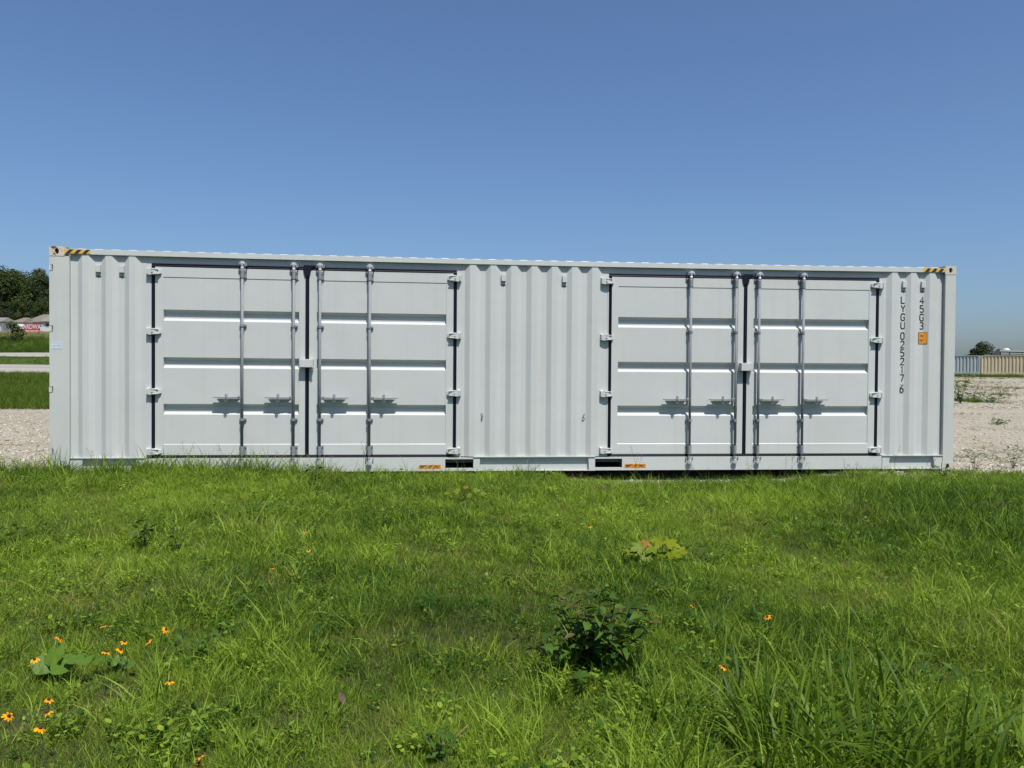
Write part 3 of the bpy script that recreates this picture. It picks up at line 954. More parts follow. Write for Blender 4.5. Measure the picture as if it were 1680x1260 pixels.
tall = [(at_z(1560, 830), 1.6), (at_z(1330, 815), 1.0), (at_z(90, 790), 1.2), (at_z(1630, 900), 1.4), (at_z(430, 880), .6), (at_z(260, 880), .6), (at_z(840, 800), .7)]
def blob(L, x, y):
    q = 0
    for p, r in L:
        d2 = ((x - p.x) ** 2 + (y - p.y) ** 2) / (r * r)
        if d2 < 4: q += math.exp(-d2 * 1.6)
    return q
pts = []
r = random.Random(21)
def lawn_point(x, y, big=1.0):
    u, v = w2uv(x, y)
    if y > -.03 + (fbm(x * 1.2, 5, 31) - .5) * .25 * sst(-.5, .5, x): return
    edge = sst(-.9, -.1, y)                      # thin out towards the gravel
    hollow = sst(.2, 1.4, x)
    if r.random() < edge * (.05 + .75 * hollow * max(0, vnoise(x * 1.3, 1, 44) * 1.7 - .45)): return
    for p, q in bare:
        if (x - p.x) ** 2 + (y - p.y) ** 2 < (q * (.7 + .6 * r.random())) ** 2 and r.random() < .85: return
    n1, n2, n3 = fbm(x * 1.1, y * 1.1, 50), fbm(x * .45, y * .45, 60), fbm(x * 2.6, y * 2.6, 70)
    if n3 < .26 and r.random() < .35: return
    t0 = .65 + (n1 - .5) * 1.0 + (n2 - .5) * .9 + .38 * blob(bright, x, y) - .22 * blob(dark, x, y) + r.gauss(0, .20)
    t1 = -.18 + max(0, fbm(x * 1.5 + 9, y * 1.5, 80) - .56) * 2.2 + .34 * blob(dry_spots, x, y) + (.45 if r.random() < .07 else 0)
    fine = fbm(x * 5.5, y * 5.5, 120)
    t0 += (fine - .5) * 1.1
    hgt = .72 + (fbm(x * .9, y * .9, 90) - .45) * 1.0 + (fine - .5) * 1.7 + .35 * blob(tall, x, y) + .32 * sst(-1.2, -3.5, x) * sst(-1.2, -.3, y) - .25 * sst(4.6, 5.2, x) * sst(-1.0, -.3, y)
    hgt = max(.40, min(1.55, hgt)) * r.uniform(.75, 1.25)
    c = r.random()
    cl = fbm(x * 1.9, y * 1.9, 100)
    if c < .06 + .8 * max(0, cl - .54):
        k = 4 if r.random() < .5 else 9
        t0 -= .45; t1 -= .3; hgt = min(hgt, .85)
    elif c < .34: k = 0 if v < 4.6 or r.random() < .4 else 7
    elif c < .58: k = 1 if v < 4.6 or r.random() < .4 else 7
    elif c < .72: k = 2 if v < 4.6 or r.random() < .4 else 8
    elif c < .82 + .3 * max(0, .5 - cl): k = 5 if v < 4.6 or r.random() < .5 else 8
    elif c < .978: k = 3
    else: k = 6
    if y > -.55 and r.random() < .17 * sst(-1.3, -2.2, x) + .025: k = 6; hgt *= 1.2
    pts.append((x, y, ground(x, y), k, r.uniform(0, 6.28), r.gauss(0, .16), r.gauss(0, .16), hgt * big, t0, t1))
v = 1.5
while v < 11.6:
    dens = 880 if v < 4.5 else 640 if v < 7.5 else 470
    dv = .25
    half = v * .70 + 1.2
    n = int(dens * dv * 2 * half)
    for i in range(n):
        w_ = uv2w(r.uniform(-half, half), v + r.uniform(0, dv))
        lawn_point(w_.x, w_.y, 1.0 if v < 6 else 1.08)
    for i in range(int((420 if v < 5 else 260) * dv * 2 * half)):      # short undergrowth that closes the gaps
        w_ = uv2w(r.uniform(-half, half), v + r.uniform(0, dv))
        if w_.y > -.25: continue
        if any((w_.x - p.x) ** 2 + (w_.y - p.y) ** 2 < (q * .7) ** 2 for p, q in bare): continue
        pts.append((w_.x, w_.y, ground(w_.x, w_.y), 5, r.uniform(0, 6.28), r.gauss(0, .16), r.gauss(0, .16), r.uniform(.7, 1.15),
                    .52 + (fbm(w_.x * 1.1, w_.y * 1.1, 50) - .5) * .9 + .25 * blob(bright, w_.x, w_.y) + r.gauss(0, .2), -.1 + .25 * blob(dry_spots, w_.x, w_.y) + (.4 if r.random() < .08 else 0)))
    for i in range(int(240 * dv * 2 * 4.5)):          # the lawn goes on at both sides
        uu = half + 4.5 * r.random() ** 1.2
        w_ = uv2w(uu if r.random() < .5 else -uu, v + r.uniform(0, dv))
        lawn_point(w_.x, w_.y, 1.35)
    v += dv
scatter("grass", pts, lawn_lib, "uneven green lawn grass in front of the long container", "grass")
print("lawn tufts", len(pts))

# ---- grass beyond the yard
far_lib = lib("far_tuft", [
    tuft(22, .30, .25, .55, .5, .8, .012, .022, M_farg, 11),
    tuft(22, .32, .18, .42, .8, 1.0, .012, .022, M_farg, 12),
    tuft(16, .25, .35, .8, .4, .8, .014, .024, M_farg, 13),
])
pts = []
def far_strip(v0, v1, a0, a1, n, sc, t0, t1, ks=(0, 1)):
    for i in range(n):
        v = v0 + (v1 - v0) * r.random() ** 1.1
        u = v * r.uniform(a0, a1)
        n1 = fbm(u * .3, v * .3, 7)
        pts.append((*uv2w(u, v, ground_uv(u, v) - .02), r.choice(ks), r.uniform(0, 6.28), r.gauss(0, .12), r.gauss(0, .12), sc * r.uniform(.6, 1.25), t0 + (n1 - .5) * 1.1 + r.gauss(0, .15), t1 + r.gauss(0, .1)))
far_strip(25.6, 60, -1.0, -.80, 2200, 1.0, .55, -.05)
far_strip(25.6, 60, -.48, -.20, 2600, 1.0, .55, -.05)
far_strip(25.6, 60, -.80, -.48, 8500, .8, .55, -.05)
far_strip(25.2, 27.0, -.80, -.48, 500, .6, .5, .1)
far_strip(74, 82, -.80, -.50, 1600, .55, .55, .2)
far_strip(90.5, 101.5, -.80, -.50, 4800, .8, .30, -.1, (0, 2))
far_strip(103, 135, -.80, -.50, 2500, .5, .5, .65)
far_strip(104, 119, .15, .48, 1500, 1.0, .4, .05)
far_strip(104, 119, .48, .95, 3200, 1.0, .4, .05)
far_strip(92, 106, .48, .85, 500, .7, .4, .3)
for i in range(1500):        # thin tufts on the gravel
    v = r.uniform(24, 90); u = v * r.uniform(.5, .8)
    if fbm(u * .22, v * .22, 17) > .56:
        pts.append((*uv2w(u, v, ground_uv(u, v)), r.choice((0, 1)), r.uniform(0, 6.28), 0, 0, r.uniform(.12, .45), .40, .45 + r.gauss(0, .25)))
for px, v, du, dv, n, sc, ta, tb in ((1578, 37, 1.0, 2.0, 130, .55, .45, -.1), (1612, 37, 2.2, .8, 70, .25, .4, .1), (1600, 62, 3.5, 7, 240, .45, .3, .55), (1582, 80, 3, 6, 120, .5, .4, .3), (1644, 45, 1.6, 2.5, 80, .45, .5, .35),
                                  (1625, 52, 3, 4, 110, .35, .3, .7), (1660, 60, 4, 5, 90, .3, .3, .8), (1640, 21.5, .35, .3, 25, .2, .4, 0), (1665, 36, 1.6, .6, 40, .22, .3, .6), (1590, 27, 1.2, .5, 30, .2, .4, .5), (1655, 13.4, .9, 1.2, 34, .22, .3, .6), (1600, 12.8, .5, .7, 22, .26, .5, .0)):
    for i in range(n):
        vv = v + r.gauss(0, dv * .5); u = (px - 840) / FPX * v + r.gauss(0, du * .5)
        pts.append((*uv2w(u, vv, ground_uv(u, vv) - .01), r.choice((0, 1)), r.uniform(0, 6.28), r.gauss(0, .2), r.gauss(0, .2), sc * r.uniform(.5, 1.2), ta + r.gauss(0, .2), tb + r.gauss(0, .2)))
g = scatter("meadow_grass", pts, far_lib, "grass strips and verges beyond the gravel yard", "grass")
g["kind"] = "stuff"

# ---- crushed stone
def stone(seed):
    rr = random.Random(seed); b = MB()
    vs = []
    for (x, y, z) in ((1, 0, 0), (-1, 0, 0), (0, 1, 0), (0, -1, 0), (0, 0, 1), (0, 0, -1), (.7, .7, .3), (-.7, .6, .4), (.6, -.7, .35), (-.6, -.7, .3)):
        k = rr.uniform(.75, 1.15); vs.append((x * k * .5, y * k * .42, z * k * .32))
    import bmesh
    bm = bmesh.new()
    for q in vs: bm.verts.new(q)
    bmesh.ops.convex_hull(bm, input=bm.verts)
    me = bpy.data.meshes.new("stone"); bm.to_mesh(me); bm.free()
    me.materials.append(M_stone)
    return me
M_stone = mat("limestone", (.36, .33, .27), .9, 0, .2)
t = NT(M_stone); oi = t.new('ObjectInfo')
t.l.new(t.mix(t.ramp(t.math('FRACT', t.math('MULTIPLY', oi.outputs['Random'], 5.7)), 0, 1), (.23, .20, .16), (.44, .41, .35)), t.b.inputs['Base Color'])
stone_lib = lib("stone", [stone(i) for i in range(5)])
pts = []
def stones(n, fu, s0, s1):
    for i in range(n):
        u, v = fu()
        w_ = uv2w(u, v)
        if -.05 < w_.y < 2.5 and abs(w_.x) < 6.15 and w_.y > .05: continue
        pts.append((w_.x, w_.y, ground_uv(u, v) + .002, r.randrange(5), r.uniform(0, 6.28), r.uniform(-.5, .5), r.uniform(-.5, .5), s0 + (s1 - s0) * r.random() ** 2.5, 0, 0))
def front_edge():
    w_ = Vector((r.uniform(.4, 6.2), r.gauss(-.12, .18), 0)); return w2uv(w_.x, w_.y)
stones(1100, front_edge, .015, .07)
def sec(a0, a1, v0, v1):
    def f():
        v = v0 + (v1 - v0) * r.random() ** 1.6; return v * r.uniform(a0, a1), v
    return f
stones(5200, sec(-.80, -.55, 9.3, 25.5), .02, .075)
stones(8000, sec(.45, .95, 10.3, 30), .02, .08)
stones(2600, sec(.50, .80, 30, 75), .05, .16)
def near_r():
    w_ = Vector((r.uniform(4.9, 7.6), r.gauss(-.15, .25), 0)); return w2uv(w_.x, w_.y)
stones(500, near_r, .03, .10)
scatter("gravel", pts, stone_lib, "pale crushed stone lying around the container", "gravel")

# ---- tall coarse grass at the lower right and a few stray clumps: each clump one thing
def clump(px, py, n, rad, l0, l1, w0, w1, lean, droop, seed, label, cat="grass clump", group=None, mt=None, name="tall_grass_clump"):
    p = at_z(px, py, 0.0)
    rr = random.Random(seed); B = Blades()
    for i in range(n):
        a = rr.uniform(0, 6.283); d = rad * math.sqrt(rr.random())
        az = a + rr.gauss(0, .7)
        B.blade(d * math.cos(a), d * math.sin(a), az, rr.uniform(l0, l1), rr.uniform(.03, lean), rr.uniform(.1, droop), rr.uniform(w0, w1), rr.random(), 7, twist=az + 1.57 + rr.gauss(0, .5))
    o = link(bpy.data.objects.new(name, B.mesh(name, mt or M_tall)))
    o.location = (p.x, p.y, ground(p.x, p.y))
    return tag(o, label, cat, group)
tg = "clumps of tall coarse grass"
for i, (px, py, n, rad, l0, l1, lab) in enumerate([
    (1290, 1262, 46, .16, .22, .44, "tall coarse grass clump with a long pale arching blade, left of the lower right corner"),
    (1420, 1285, 50, .18, .25, .48, "dense tall grass clump rising at the bottom edge right of centre"),
    (1560, 1290, 44, .17, .25, .46, "wide-bladed grass clump leaning right near the lower right corner"),
    (1660, 1270, 30, .14, .20, .38, "tall grass clump cut off by the right edge at the bottom corner"),
    (1385, 1160, 26, .13, .20, .34, "upright dark grass clump behind the dense clump at the lower right"),
    (1500, 1165, 24, .14, .18, .32, "loose dark grass clump between the lower right clumps and the lawn"),
    (1180, 1062, 12, .06, .16, .32, "few broad upright blades right of the dark leafy bush"),
    (1215, 1180, 22, .12, .18, .32, "thin arching grass clump right of and below the dark bush"),
    (1085, 1185, 20, .10, .12, .24, "pale blades of grass just below the dark bush"),
    (1100, 1290, 26, .14, .18, .30, "grass clump at the bottom edge below the dark bush"),
    ]):
    clump(px, py, int(n * 1.6), rad, l0 * 1.1, l1 * 1.2, .007, .017, .6, 2.3, 300 + i, lab, group=tg)
for i, (px, py, lab) in enumerate([
    (1325, 860, "dark arching grass clump in the lawn below the right pair of doors"),
    (1480, 850, "dark coarse grass clump in the lawn below the container number"),
    (1590, 860, "coarse grass clump in the lawn near the right edge"),
    (620, 800, "silvery fine grass clump below the left pair of doors"),
    (855, 793, "bright grass clump against the bottom rail at the middle panel"),
    (1400, 880, "thin grass clump between the two dark clumps on the right")]):
    clump(px, py, 46, .16, .10, .24, .004, .007, .8, 1.6, 340 + i, lab, group=tg, mt=M_tall if i != 4 else None)

# ---- leafy bush
def leaf_mesh(name, mt, ln=1.0, wd=.5, fold=.16, droop=.18):
    b = MB()
    prof = [(0, 0), (.12, .35), (.3, .85), (.5, 1.0), (.72, .78), (.9, .32), (1, 0)]
    mid, lt, rt = [], [], []
    for q, w_ in prof:
        z = -droop * q * q
        mid.append((q * ln, 0, z)); lt.append((q * ln, w_ * wd / 2, z + fold * w_ * wd)); rt.append((q * ln, -w_ * wd / 2, z + fold * w_ * wd))
    vs = mid + lt[1:-1] + rt[1:-1]
    n = len(prof); fs = []
    Lh = lambda i: 0 if i == 0 else n - 1 if i == n - 1 else n + i - 1
    Rh = lambda i: 0 if i == 0 else n - 1 if i == n - 1 else 2 * n - 2 + i - 1
    for i in range(n - 1):
        for Hh, fl in ((Lh, 0), (Rh, 1)):
            q = [i, i + 1, Hh(i + 1), Hh(i)]
            q = [x for j, x in enumerate(q) if x not in q[:j]]
            fs.append(tuple(q if fl else q[::-1]))
    b.add(vs, fs)
    return b.mesh(name, mt, True)
LEAF_B = leaf_mesh("leaf", M_bush, 1, .54, .26, .34)
LEAF_R = leaf_mesh("leaf", M_bushr, 1, .46, .2, .1)
LEAF_W = leaf_mesh("leaf", M_weed, 1, .42, .15, .25)
def stems_with_leaves(root, stems, r0, mt_stem, leaf_of, rr, gap, size):
    """stems: list of polyline points in the root's own space"""
    for st in stems:
        b = MB(); k = len(st)
        b.tube(st, [r0 * (1 - .7 * i / (k - 1)) for i in range(k)], 6)
        o = b.obj("stem", mt_stem, root, True)
        d = 0.0; i = 0; side = rr.uniform(0, 6.28)
        length = sum((Vector(st[j + 1]) - Vector(st[j])).length for j in range(k - 1))
        s = length * .22
        pos = []
        while s < length - gap * .5: pos.append(s); s += gap * rr.uniform(.75, 1.25)
        pos += [length * .985, length]
        for s in pos:
            acc = 0
            for j in range(k - 1):
                seg = (Vector(st[j + 1]) - Vector(st[j])); L = seg.length
                if acc + L >= s - 1e-6:
                    p = Vector(st[j]) + seg * ((s - acc) / L); break
                acc += L
            q = s / length
            me, sc, el = leaf_of(q, rr)
            side += 2.4 + rr.gauss(0, .3)
            part("leaf", me, root, p, (rr.gauss(0, .35), -el, side), (sc * size, sc * size * rr.uniform(.85, 1.15), sc * size))
def bush(px, py, label):
    p = at_z(px, py, 0.0)
    root = empty("leafy_bush", (p.x, p.y, ground(p.x, p.y)), label, "bush")
    rr = random.Random(5)
    stems = []
    for i in range(30):
        a = 2 * math.pi * i / 30 + rr.gauss(0, .25)
        sp = rr.uniform(.11, .30) if i % 3 else rr.uniform(.03, .12)
        h = rr.uniform(.20, .41) - sp * .38
        stems.append([(0, 0, -.02), (math.cos(a) * sp * .45, math.sin(a) * sp * .45, h * .4), (math.cos(a) * sp * .85, math.sin(a) * sp * .85, h * .75), (math.cos(a) * sp, math.sin(a) * sp, h)])
    def lf(q, rr):
        if q > .97 and rr.random() < .55: return LEAF_R, rr.uniform(.45, .7), rr.uniform(-.1, .6)
        return (LEAF_R if q > .8 and rr.random() < .2 else LEAF_B), rr.uniform(.8, 1.15), rr.uniform(-.25, .55)
    stems_with_leaves(root, stems, .0045, M_twig, lf, rr, .024, .070)
    return root
bush(972, 1108, "dark green leafy bush with reddish young leaves standing in the lawn")

def star_leaf(name, mt, lobes):
    """palmate leaf: outline from lobe angles and lengths, gently cupped"""
    out = [(-.08, .02)]
    for i, (a, l, w_) in enumerate(lobes):
        a = R_(a)
        for (q, s) in ((.55, -w_), (.72, -w_ * .95), (.80, -w_ * .45), (1, 0), (.80, w_ * .45), (.72, w_ * .95), (.55, w_)):
            x, y = q * l, s * l
            out.append((x * math.cos(a) - y * math.sin(a), x * math.sin(a) + y * math.cos(a)))
    out.append((-.08, -.02))
    b = MB()
    vs = [(0, 0, 0)] + [(x, y, -.12 * (x * x + y * y) + .05 * math.sin(7 * math.atan2(y, x))) for x, y in out]
    n = len(out)
    b.add(vs, [(0, i + 1, (i + 1) % n + 1) for i in range(n)])
    return b.mesh(name, mt, True)
MP = [(-105, .55, .20), (-52, .85, .20), (0, 1.0, .22), (52, .85, .20), (105, .55, .20)]
LB = [(-120, .75, .42), (-60, .85, .42), (0, .95, .42), (60, .85, .42), (120, .75, .42)]
MAP_Y, MAP_O, MAP_R = star_leaf("leaf", M_maple, MP), star_leaf("leaf", M_mapleo, MP), star_leaf("leaf", M_mapler, MP)
def round_leaf(name, mt):
    b = MB(); n = 44; vs = [(0, 0, 0)]
    for i in range(n + 1):
        a = R_(-158 + 316 * i / n); q = .84 + .13 * abs(math.cos(2.5 * a)) + .03 * math.cos(22 * a)
        x, y = q * math.cos(a) + .1, q * math.sin(a)
        vs.append((x, y, -.16 * (x * x + y * y) + .07 * math.cos(5 * a)))
    b.add(vs, [(0, i + 1, i + 2) for i in range(n)])
    return b.mesh(name, mt, True)
LOB = round_leaf("leaf", M_lobed)
def palmate_plant(name, px, py, spots, base_h, label, cat, meshes, size):
    """spots: leaf centres as pixels; each leaf sits on its own stalk from the base"""
    p = at_z(px, py, 0.0)
    gz = ground(p.x, p.y)
    root = empty(name, (p.x, p.y, gz), label, cat)
    rr = random.Random(px)
    v = w2uv(p.x, p.y)[1]
    for i, (lx, ly, k, sc) in enumerate(spots):
        q = at_v(lx, ly, v + rr.uniform(-.06, .06)) - Vector((p.x, p.y, gz))
        st = MB(); st.tube([(0, 0, -.01), (q.x * .35, q.y * .35, q.z * .65), tuple(q)], [.003, .0022, .0016], 5)
        st.obj("stem", M_stem, root, True)
        a = math.atan2(q.y - .05, q.x) + rr.gauss(0, .5)
        e = (Euler((rr.uniform(.25, .85), rr.gauss(0, .25), 0)).to_matrix() @ Euler((0, 0, a)).to_matrix()).to_euler()
        part("leaf", meshes[k], root, tuple(q), e, (size * sc,) * 3)
    return root
palmate_plant("maple_seedling", 1078, 930, [(1042, 905, 0, 1), (1060, 888, 1, .62), (1078, 884, 0, .8), (1095, 888, 0, .95), (1060, 908, 0, .9), (1078, 908, 0, .9), (1098, 907, 0, .9), (1112, 908, 0, .8), (1088, 921, 2, .55), (1050, 896, 0, .8), (1070, 897, 0, .8)],
              .2, "small yellow-green maple seedling with an orange and a red leaf in the lawn", "seedling", [MAP_Y, MAP_O, MAP_R], .112)
palmate_plant("lobed_weed", 88, 1118, [(72, 1088, 0, 1.2), (88, 1072, 0, 1.3), (100, 1092, 0, 1.2), (120, 1078, 0, .9), (138, 1080, 0, .9), (80, 1096, 0, 1.0), (108, 1084, 0, .9)],
              .15, "broad-leaved light green weed with scalloped leaves beside orange flowers, lower left", "weed", [LOB], .040)
palmate_plant("creeping_weed", 190, 1105, [(172, 1078, 0, .8), (186, 1082, 0, .8), (200, 1086, 0, .9), (160, 1082, 0, .7), (212, 1090, 0, .7)],
              .12, "small-leaved weed trailing right of the scalloped weed, lower left", "weed", [LOB], .036)
palmate_plant("yellow_seedling", 760, 825, [(735, 808, 0, .9), (752, 806, 0, .9), (765, 798, 1, .7), (778, 804, 0, .9), (790, 810, 0, .8), (742, 814, 0, .8), (768, 812, 0, .8)],
              .2, "faint yellow-green seedling in the lawn below the left fork pocket", "seedling", [MAP_Y, MAP_O], .075)

# ---- weeds
def leafy_weed(px, py, h, n, spread, size, gap, label, seed, name="leafy_weed", z=0.0, p=None, group=None, leafm=None):
    p = p or at_z(px, py, z)
    root = empty(name, (p.x, p.y, ground(p.x, p.y)), label, "weed", group)
    rr = random.Random(seed)
    stems = []
    for i in range(n):
        a = 6.283 * i / n + rr.gauss(0, .4); s = spread * rr.uniform(.3, 1); hh = h * rr.uniform(.7, 1)
        stems.append([(0, 0, -.02), (math.cos(a) * s * .4, math.sin(a) * s * .4, hh * .5), (math.cos(a) * s, math.sin(a) * s, hh)])
    stems_with_leaves(root, stems, .003 * max(1, h / .3), M_stem, lambda q, rr: (leafm or LEAF_W, rr.uniform(.6, 1.1), rr.uniform(-.2, .8)), rr, gap, size)
    return root
leafy_weed(236, 905, .24, 6, .12, .075, .03, "dark broad-leaved weed in the lawn below the left end panel", 1)
leafy_weed(292, 905, .17, 5, .14, .06, .03, "low dark weed right of the broad-leaved weed on the left", 2)
leafy_weed(425, 868, .22, 6, .16, .07, .032, "feathery green weed in the lawn below the left doors", 3)
leafy_weed(515, 803, .26, 7, .15, .075, .032, "fresh green leafy weed close to the meeting line of the left doors", 4)
leafy_weed(322, 1098, .16, 6, .10, .05, .026, "dark leafy weed right of the orange flowers, lower left", 5)
leafy_weed(245, 775, .34, 5, .10, .055, .03, "leafy weed climbing over the lowest hinge at the left end", 6)
leafy_weed(1150, 930, .14, 7, .22, .05, .03, "low clover-like weed just right of the maple seedling", 7)
leafy_weed(1548, 785, .20, 6, .16, .06, .032, "small weed at the foot of the right corner post", 8)
leafy_weed(1600, 772, .36, 5, .18, .065, .035, "taller weed in front of the gravel, right of the container", 9)
leafy_weed(1662, 765, .34, 6, .18, .065, .035, "bushy green weed at the right edge of the gravel", 10)
leafy_weed(640, 785, .15, 6, .16, .055, .03, "dark weed leaning on the bottom rail left of the lift label", 11)
leafy_weed(430, 775, .14, 4, .12, .05, .03, "small weed under the second lock rod of the left doors", 12)
leafy_weed(105, 778, .26, 4, .14, .045, .035, "thin weed at the foot of the left corner post", 13)
leafy_weed(1400, 790, .14, 5, .14, .05, .03, "low weed in the grass under the right door hinges", 14)
leafy_weed(720, 1250, .12, 5, .08, .05, .022, "low dark weed at the bottom edge left of centre", 15)
leafy_weed(25, 905, .2, 6, .2, .07, .035, "green weed at the left edge of the lawn", 16)
leafy_weed(1505, 1130, .12, 7, .16, .05, .026, "fresh green low weed among the tall grass, lower right", 17)
# bigger weeds on the gravel
for i, (px, v, h, sp, n, lab) in enumerate([
    (1576, 34, 1.1, .7, 9, "large green weed on the gravel touching the right end of the container"),
    (1600, 38, .35, .9, 8, "flat green weed on the gravel a little right of the large one"),
    (1622, 36, .25, .9, 8, "low spreading weed on the gravel in line with the gap between far containers"),
    (1642, 42, .9, .8, 7, "dry yellowish weed farther right on the gravel"),
    (1600, 48, .9, .9, 6, "brown dry weed on the gravel behind the flat green one"),
    (1585, 62, 1.1, .6, 6, "dry stalks on the gravel far behind the container"),
    (1640, 21, .16, .3, 6, "tiny green weed alone on the bare gravel"),
    ]):
    u = (px - 840) / FPX * v
    leafy_weed(0, 0, h, n, sp, .22 if v > 25 else .12, .12 if v > 25 else .06, lab, 60 + i, p=uv2w(u, v), group="weeds on the gravel", leafm=leaf_mesh("leaf", M_straw, 1, .3) if i in (3, 4, 5) else LEAF_W)

# seeding grass stalks along the container
def seed_stalk(px, py, h, seed, label, n=3, group="seeding grass stalks"):
    p = at_z(px, py, 0.0)
    root = empty("seeding_grass", (p.x, p.y, ground(p.x, p.y)), label, "grass stalk", group)
    rr = random.Random(seed)
    for i in range(n):
        dx, dy = rr.gauss(0, .05), rr.gauss(0, .03); hh = h * rr.uniform(.75, 1.05); x0 = rr.gauss(0, .03)
        top = (x0 + dx + rr.gauss(0, .04), dy, hh)
        st = MB(); st.tube([(x0, 0, -.02), (x0 + dx * .4, dy * .4, hh * .5), top], [.0022, .0016, .001], 4); st.obj("stem", M_stem, root)
        hd = MB()
        for k in range(9):
            a = rr.uniform(0, 6.28); q = Vector(top) - Vector((0, 0, rr.uniform(0, hh * .28)))
            e = q + Vector((math.cos(a) * rr.uniform(.01, .035), math.sin(a) * .02, rr.uniform(.0, .03)))
            hd.tube([tuple(q), tuple(e)], [.0008, .0016], 3)
        hd.obj("seed_head", M_straw, root)["kind"] = "stuff"
for i, (px, py, h, lab) in enumerate([
    (310, 782, .42, "thin seed stalks in front of the left door's lower seal"),
    (372, 785, .40, "dark seed stalks left of the first lock rod"),
    (600, 780, .50, "single tall stalks between the rods of the left doors"),
    (752, 782, .38, "pale stalks in front of the left fork pocket"),
    (1040, 782, .52, "tall bare stalks right of the right lift label"),
    (1290, 785, .44, "airy seed heads below the handles of the right doors"),
    (1320, 785, .42, "airy seed heads below the last lock rod"),
    (1390, 785, .30, "arching stalks below the right edge of the right doors"),
    (1465, 785, .44, "dark thin stalks in front of the right end panel"),
    (150, 782, .34, "small seed stalks in front of the left end panel"),
    (445, 784, .36, "thin stalks below the second rod of the left doors"),
    (530, 784, .30, "thin stalks below the third rod of the left doors"),
    (870, 790, .30, "short stalks in front of the middle panel's bottom rail"),
    (1120, 795, .32, "stalks rising from the dark gap below the first rod of the right doors"),
    (1235, 795, .34, "stalks below the meeting line of the right doors"),
    (1520, 790, .30, "stalks by the stones at the right corner post"),
    (60, 785, .36, "stalks at the gravel's edge left of the container")]):
    seed_stalk(px, py, h, 400 + i, lab)

# ---- orange flowers
def petal_mesh():
    b = MB()
    vs = [(.006, -.0025, 0), (.006, .0025, 0), (.016, .0052, .001), (.016, -.0052, .001), (.024, .003, -.002), (.024, -.003, -.002)]
    b.add(vs, [(0, 3, 2, 1), (3, 5, 4, 2)])
    return b.mesh("petal", M_petal, True)
PETAL = petal_mesh()
b = MB(); b.tube([(0, 0, -.002), (0, 0, .003), (0, 0, .008), (0, 0, .0105)], [.006, .0075, .006, .002], 8)
DISC = b.mesh("disc", M_disc, True)
def flower(px, py, h, seed, label, group="orange daisy-like flowers", tilt=None):
    head = at_z(px, py, h)
    rr = random.Random(seed)
    bx, by = head.x + rr.gauss(0, .02), head.y + rr.gauss(0, .02)
    gz = ground(bx, by)
    root = empty("orange_flower", (bx, by, gz), label, "flower", group)
    hd = head - Vector((bx, by, gz))
    st = MB(); st.tube([(0, 0, -.01), (hd.x * .3, hd.y * .3, hd.z * .6), tuple(hd)], [.0018, .0014, .0012], 5); st.obj("stem", M_stem, root)
    tx = rr.gauss(.1, .35) if tilt is None else tilt
    ty = rr.gauss(0, .4)
    rot = Euler((tx, ty, 0)).to_matrix()
    part("disc", DISC, root, tuple(hd), (tx, ty, 0), (.8, .8, .8))
    n = rr.choice((7, 8, 9, 10)); fs = rr.uniform(.72, .98) * (1 if py > 1000 else .78)
    for i in range(n):
        e = (rot @ Euler((0, rr.uniform(.05, .4), 6.283 * i / n)).to_matrix()).to_euler()
        s = rr.uniform(.8, 1.05) * fs
        part("petal", PETAL, root, tuple(hd), e, (s, s, s))
fl_band = "small orange flower in the loose band above the scalloped weed, lower left"
fl_low = "small orange flower in the group below the scalloped weed, lower left"
fl_far = "tiny orange flower far out in the lawn below the left pair of doors"
FL = [(170, 1027, "topmost orange flower of the loose band at the lower left"), (272, 1033, "rightmost orange flower of the loose band at the lower left"), (98, 1047, "leftmost orange flower of the loose band, between dry stalks"),
      (204, 1053, "upper of two orange flowers one above the other in the loose band"), (243, 1053, "second orange flower from the right in the loose band, lower left"), (197, 1066, "lower of two orange flowers one above the other in the loose band"), (174, 1070, "orange flower just right of the scalloped weed, lowest of the loose band"), (57, 1082, "orange flower touching the left of the scalloped weed"), (279, 1118, "lone orange flower right of the scalloped weed"),
      (80, 1148, "upper of two orange flowers close below the scalloped weed"), (78, 1169, "lower of two orange flowers close below the scalloped weed"), (14, 1175, "orange flower nearest the left edge"), (66, 1195, "lowest orange flower of the group below the scalloped weed"), (328, 1241, "small half-open orange flower just above the lowest one"), (325, 1254, "open orange flower cut by the bottom edge"),
      (500, 872, "farthest orange flower in the lawn below the left pair of doors"), (490, 898, "left one of two tiny orange flowers side by side below the left doors"), (506, 903, "right one of two tiny orange flowers side by side below the left doors"), (447, 932, "faint orange flower in the lawn below the handles of the left doors"),
      (974, 851, "tiny orange flower below the middle panel, the farther of two"), (967, 864, "tiny orange flower below the middle panel, the nearer of two"), (1136, 994, "orange flower between the dark bush and the broad upright blades"), (1259, 1012, "orange flower alone right of the broad upright blades"), (1187, 1094, "orange flower half hidden in grass right of the dark bush")]
for i, (px, py, lab) in enumerate(FL):
    flower(px, py, .16 + .05 * vnoise(i * 3.3, 0, 2), 500 + i, lab, tilt=-.9 if py == 1254 else None)

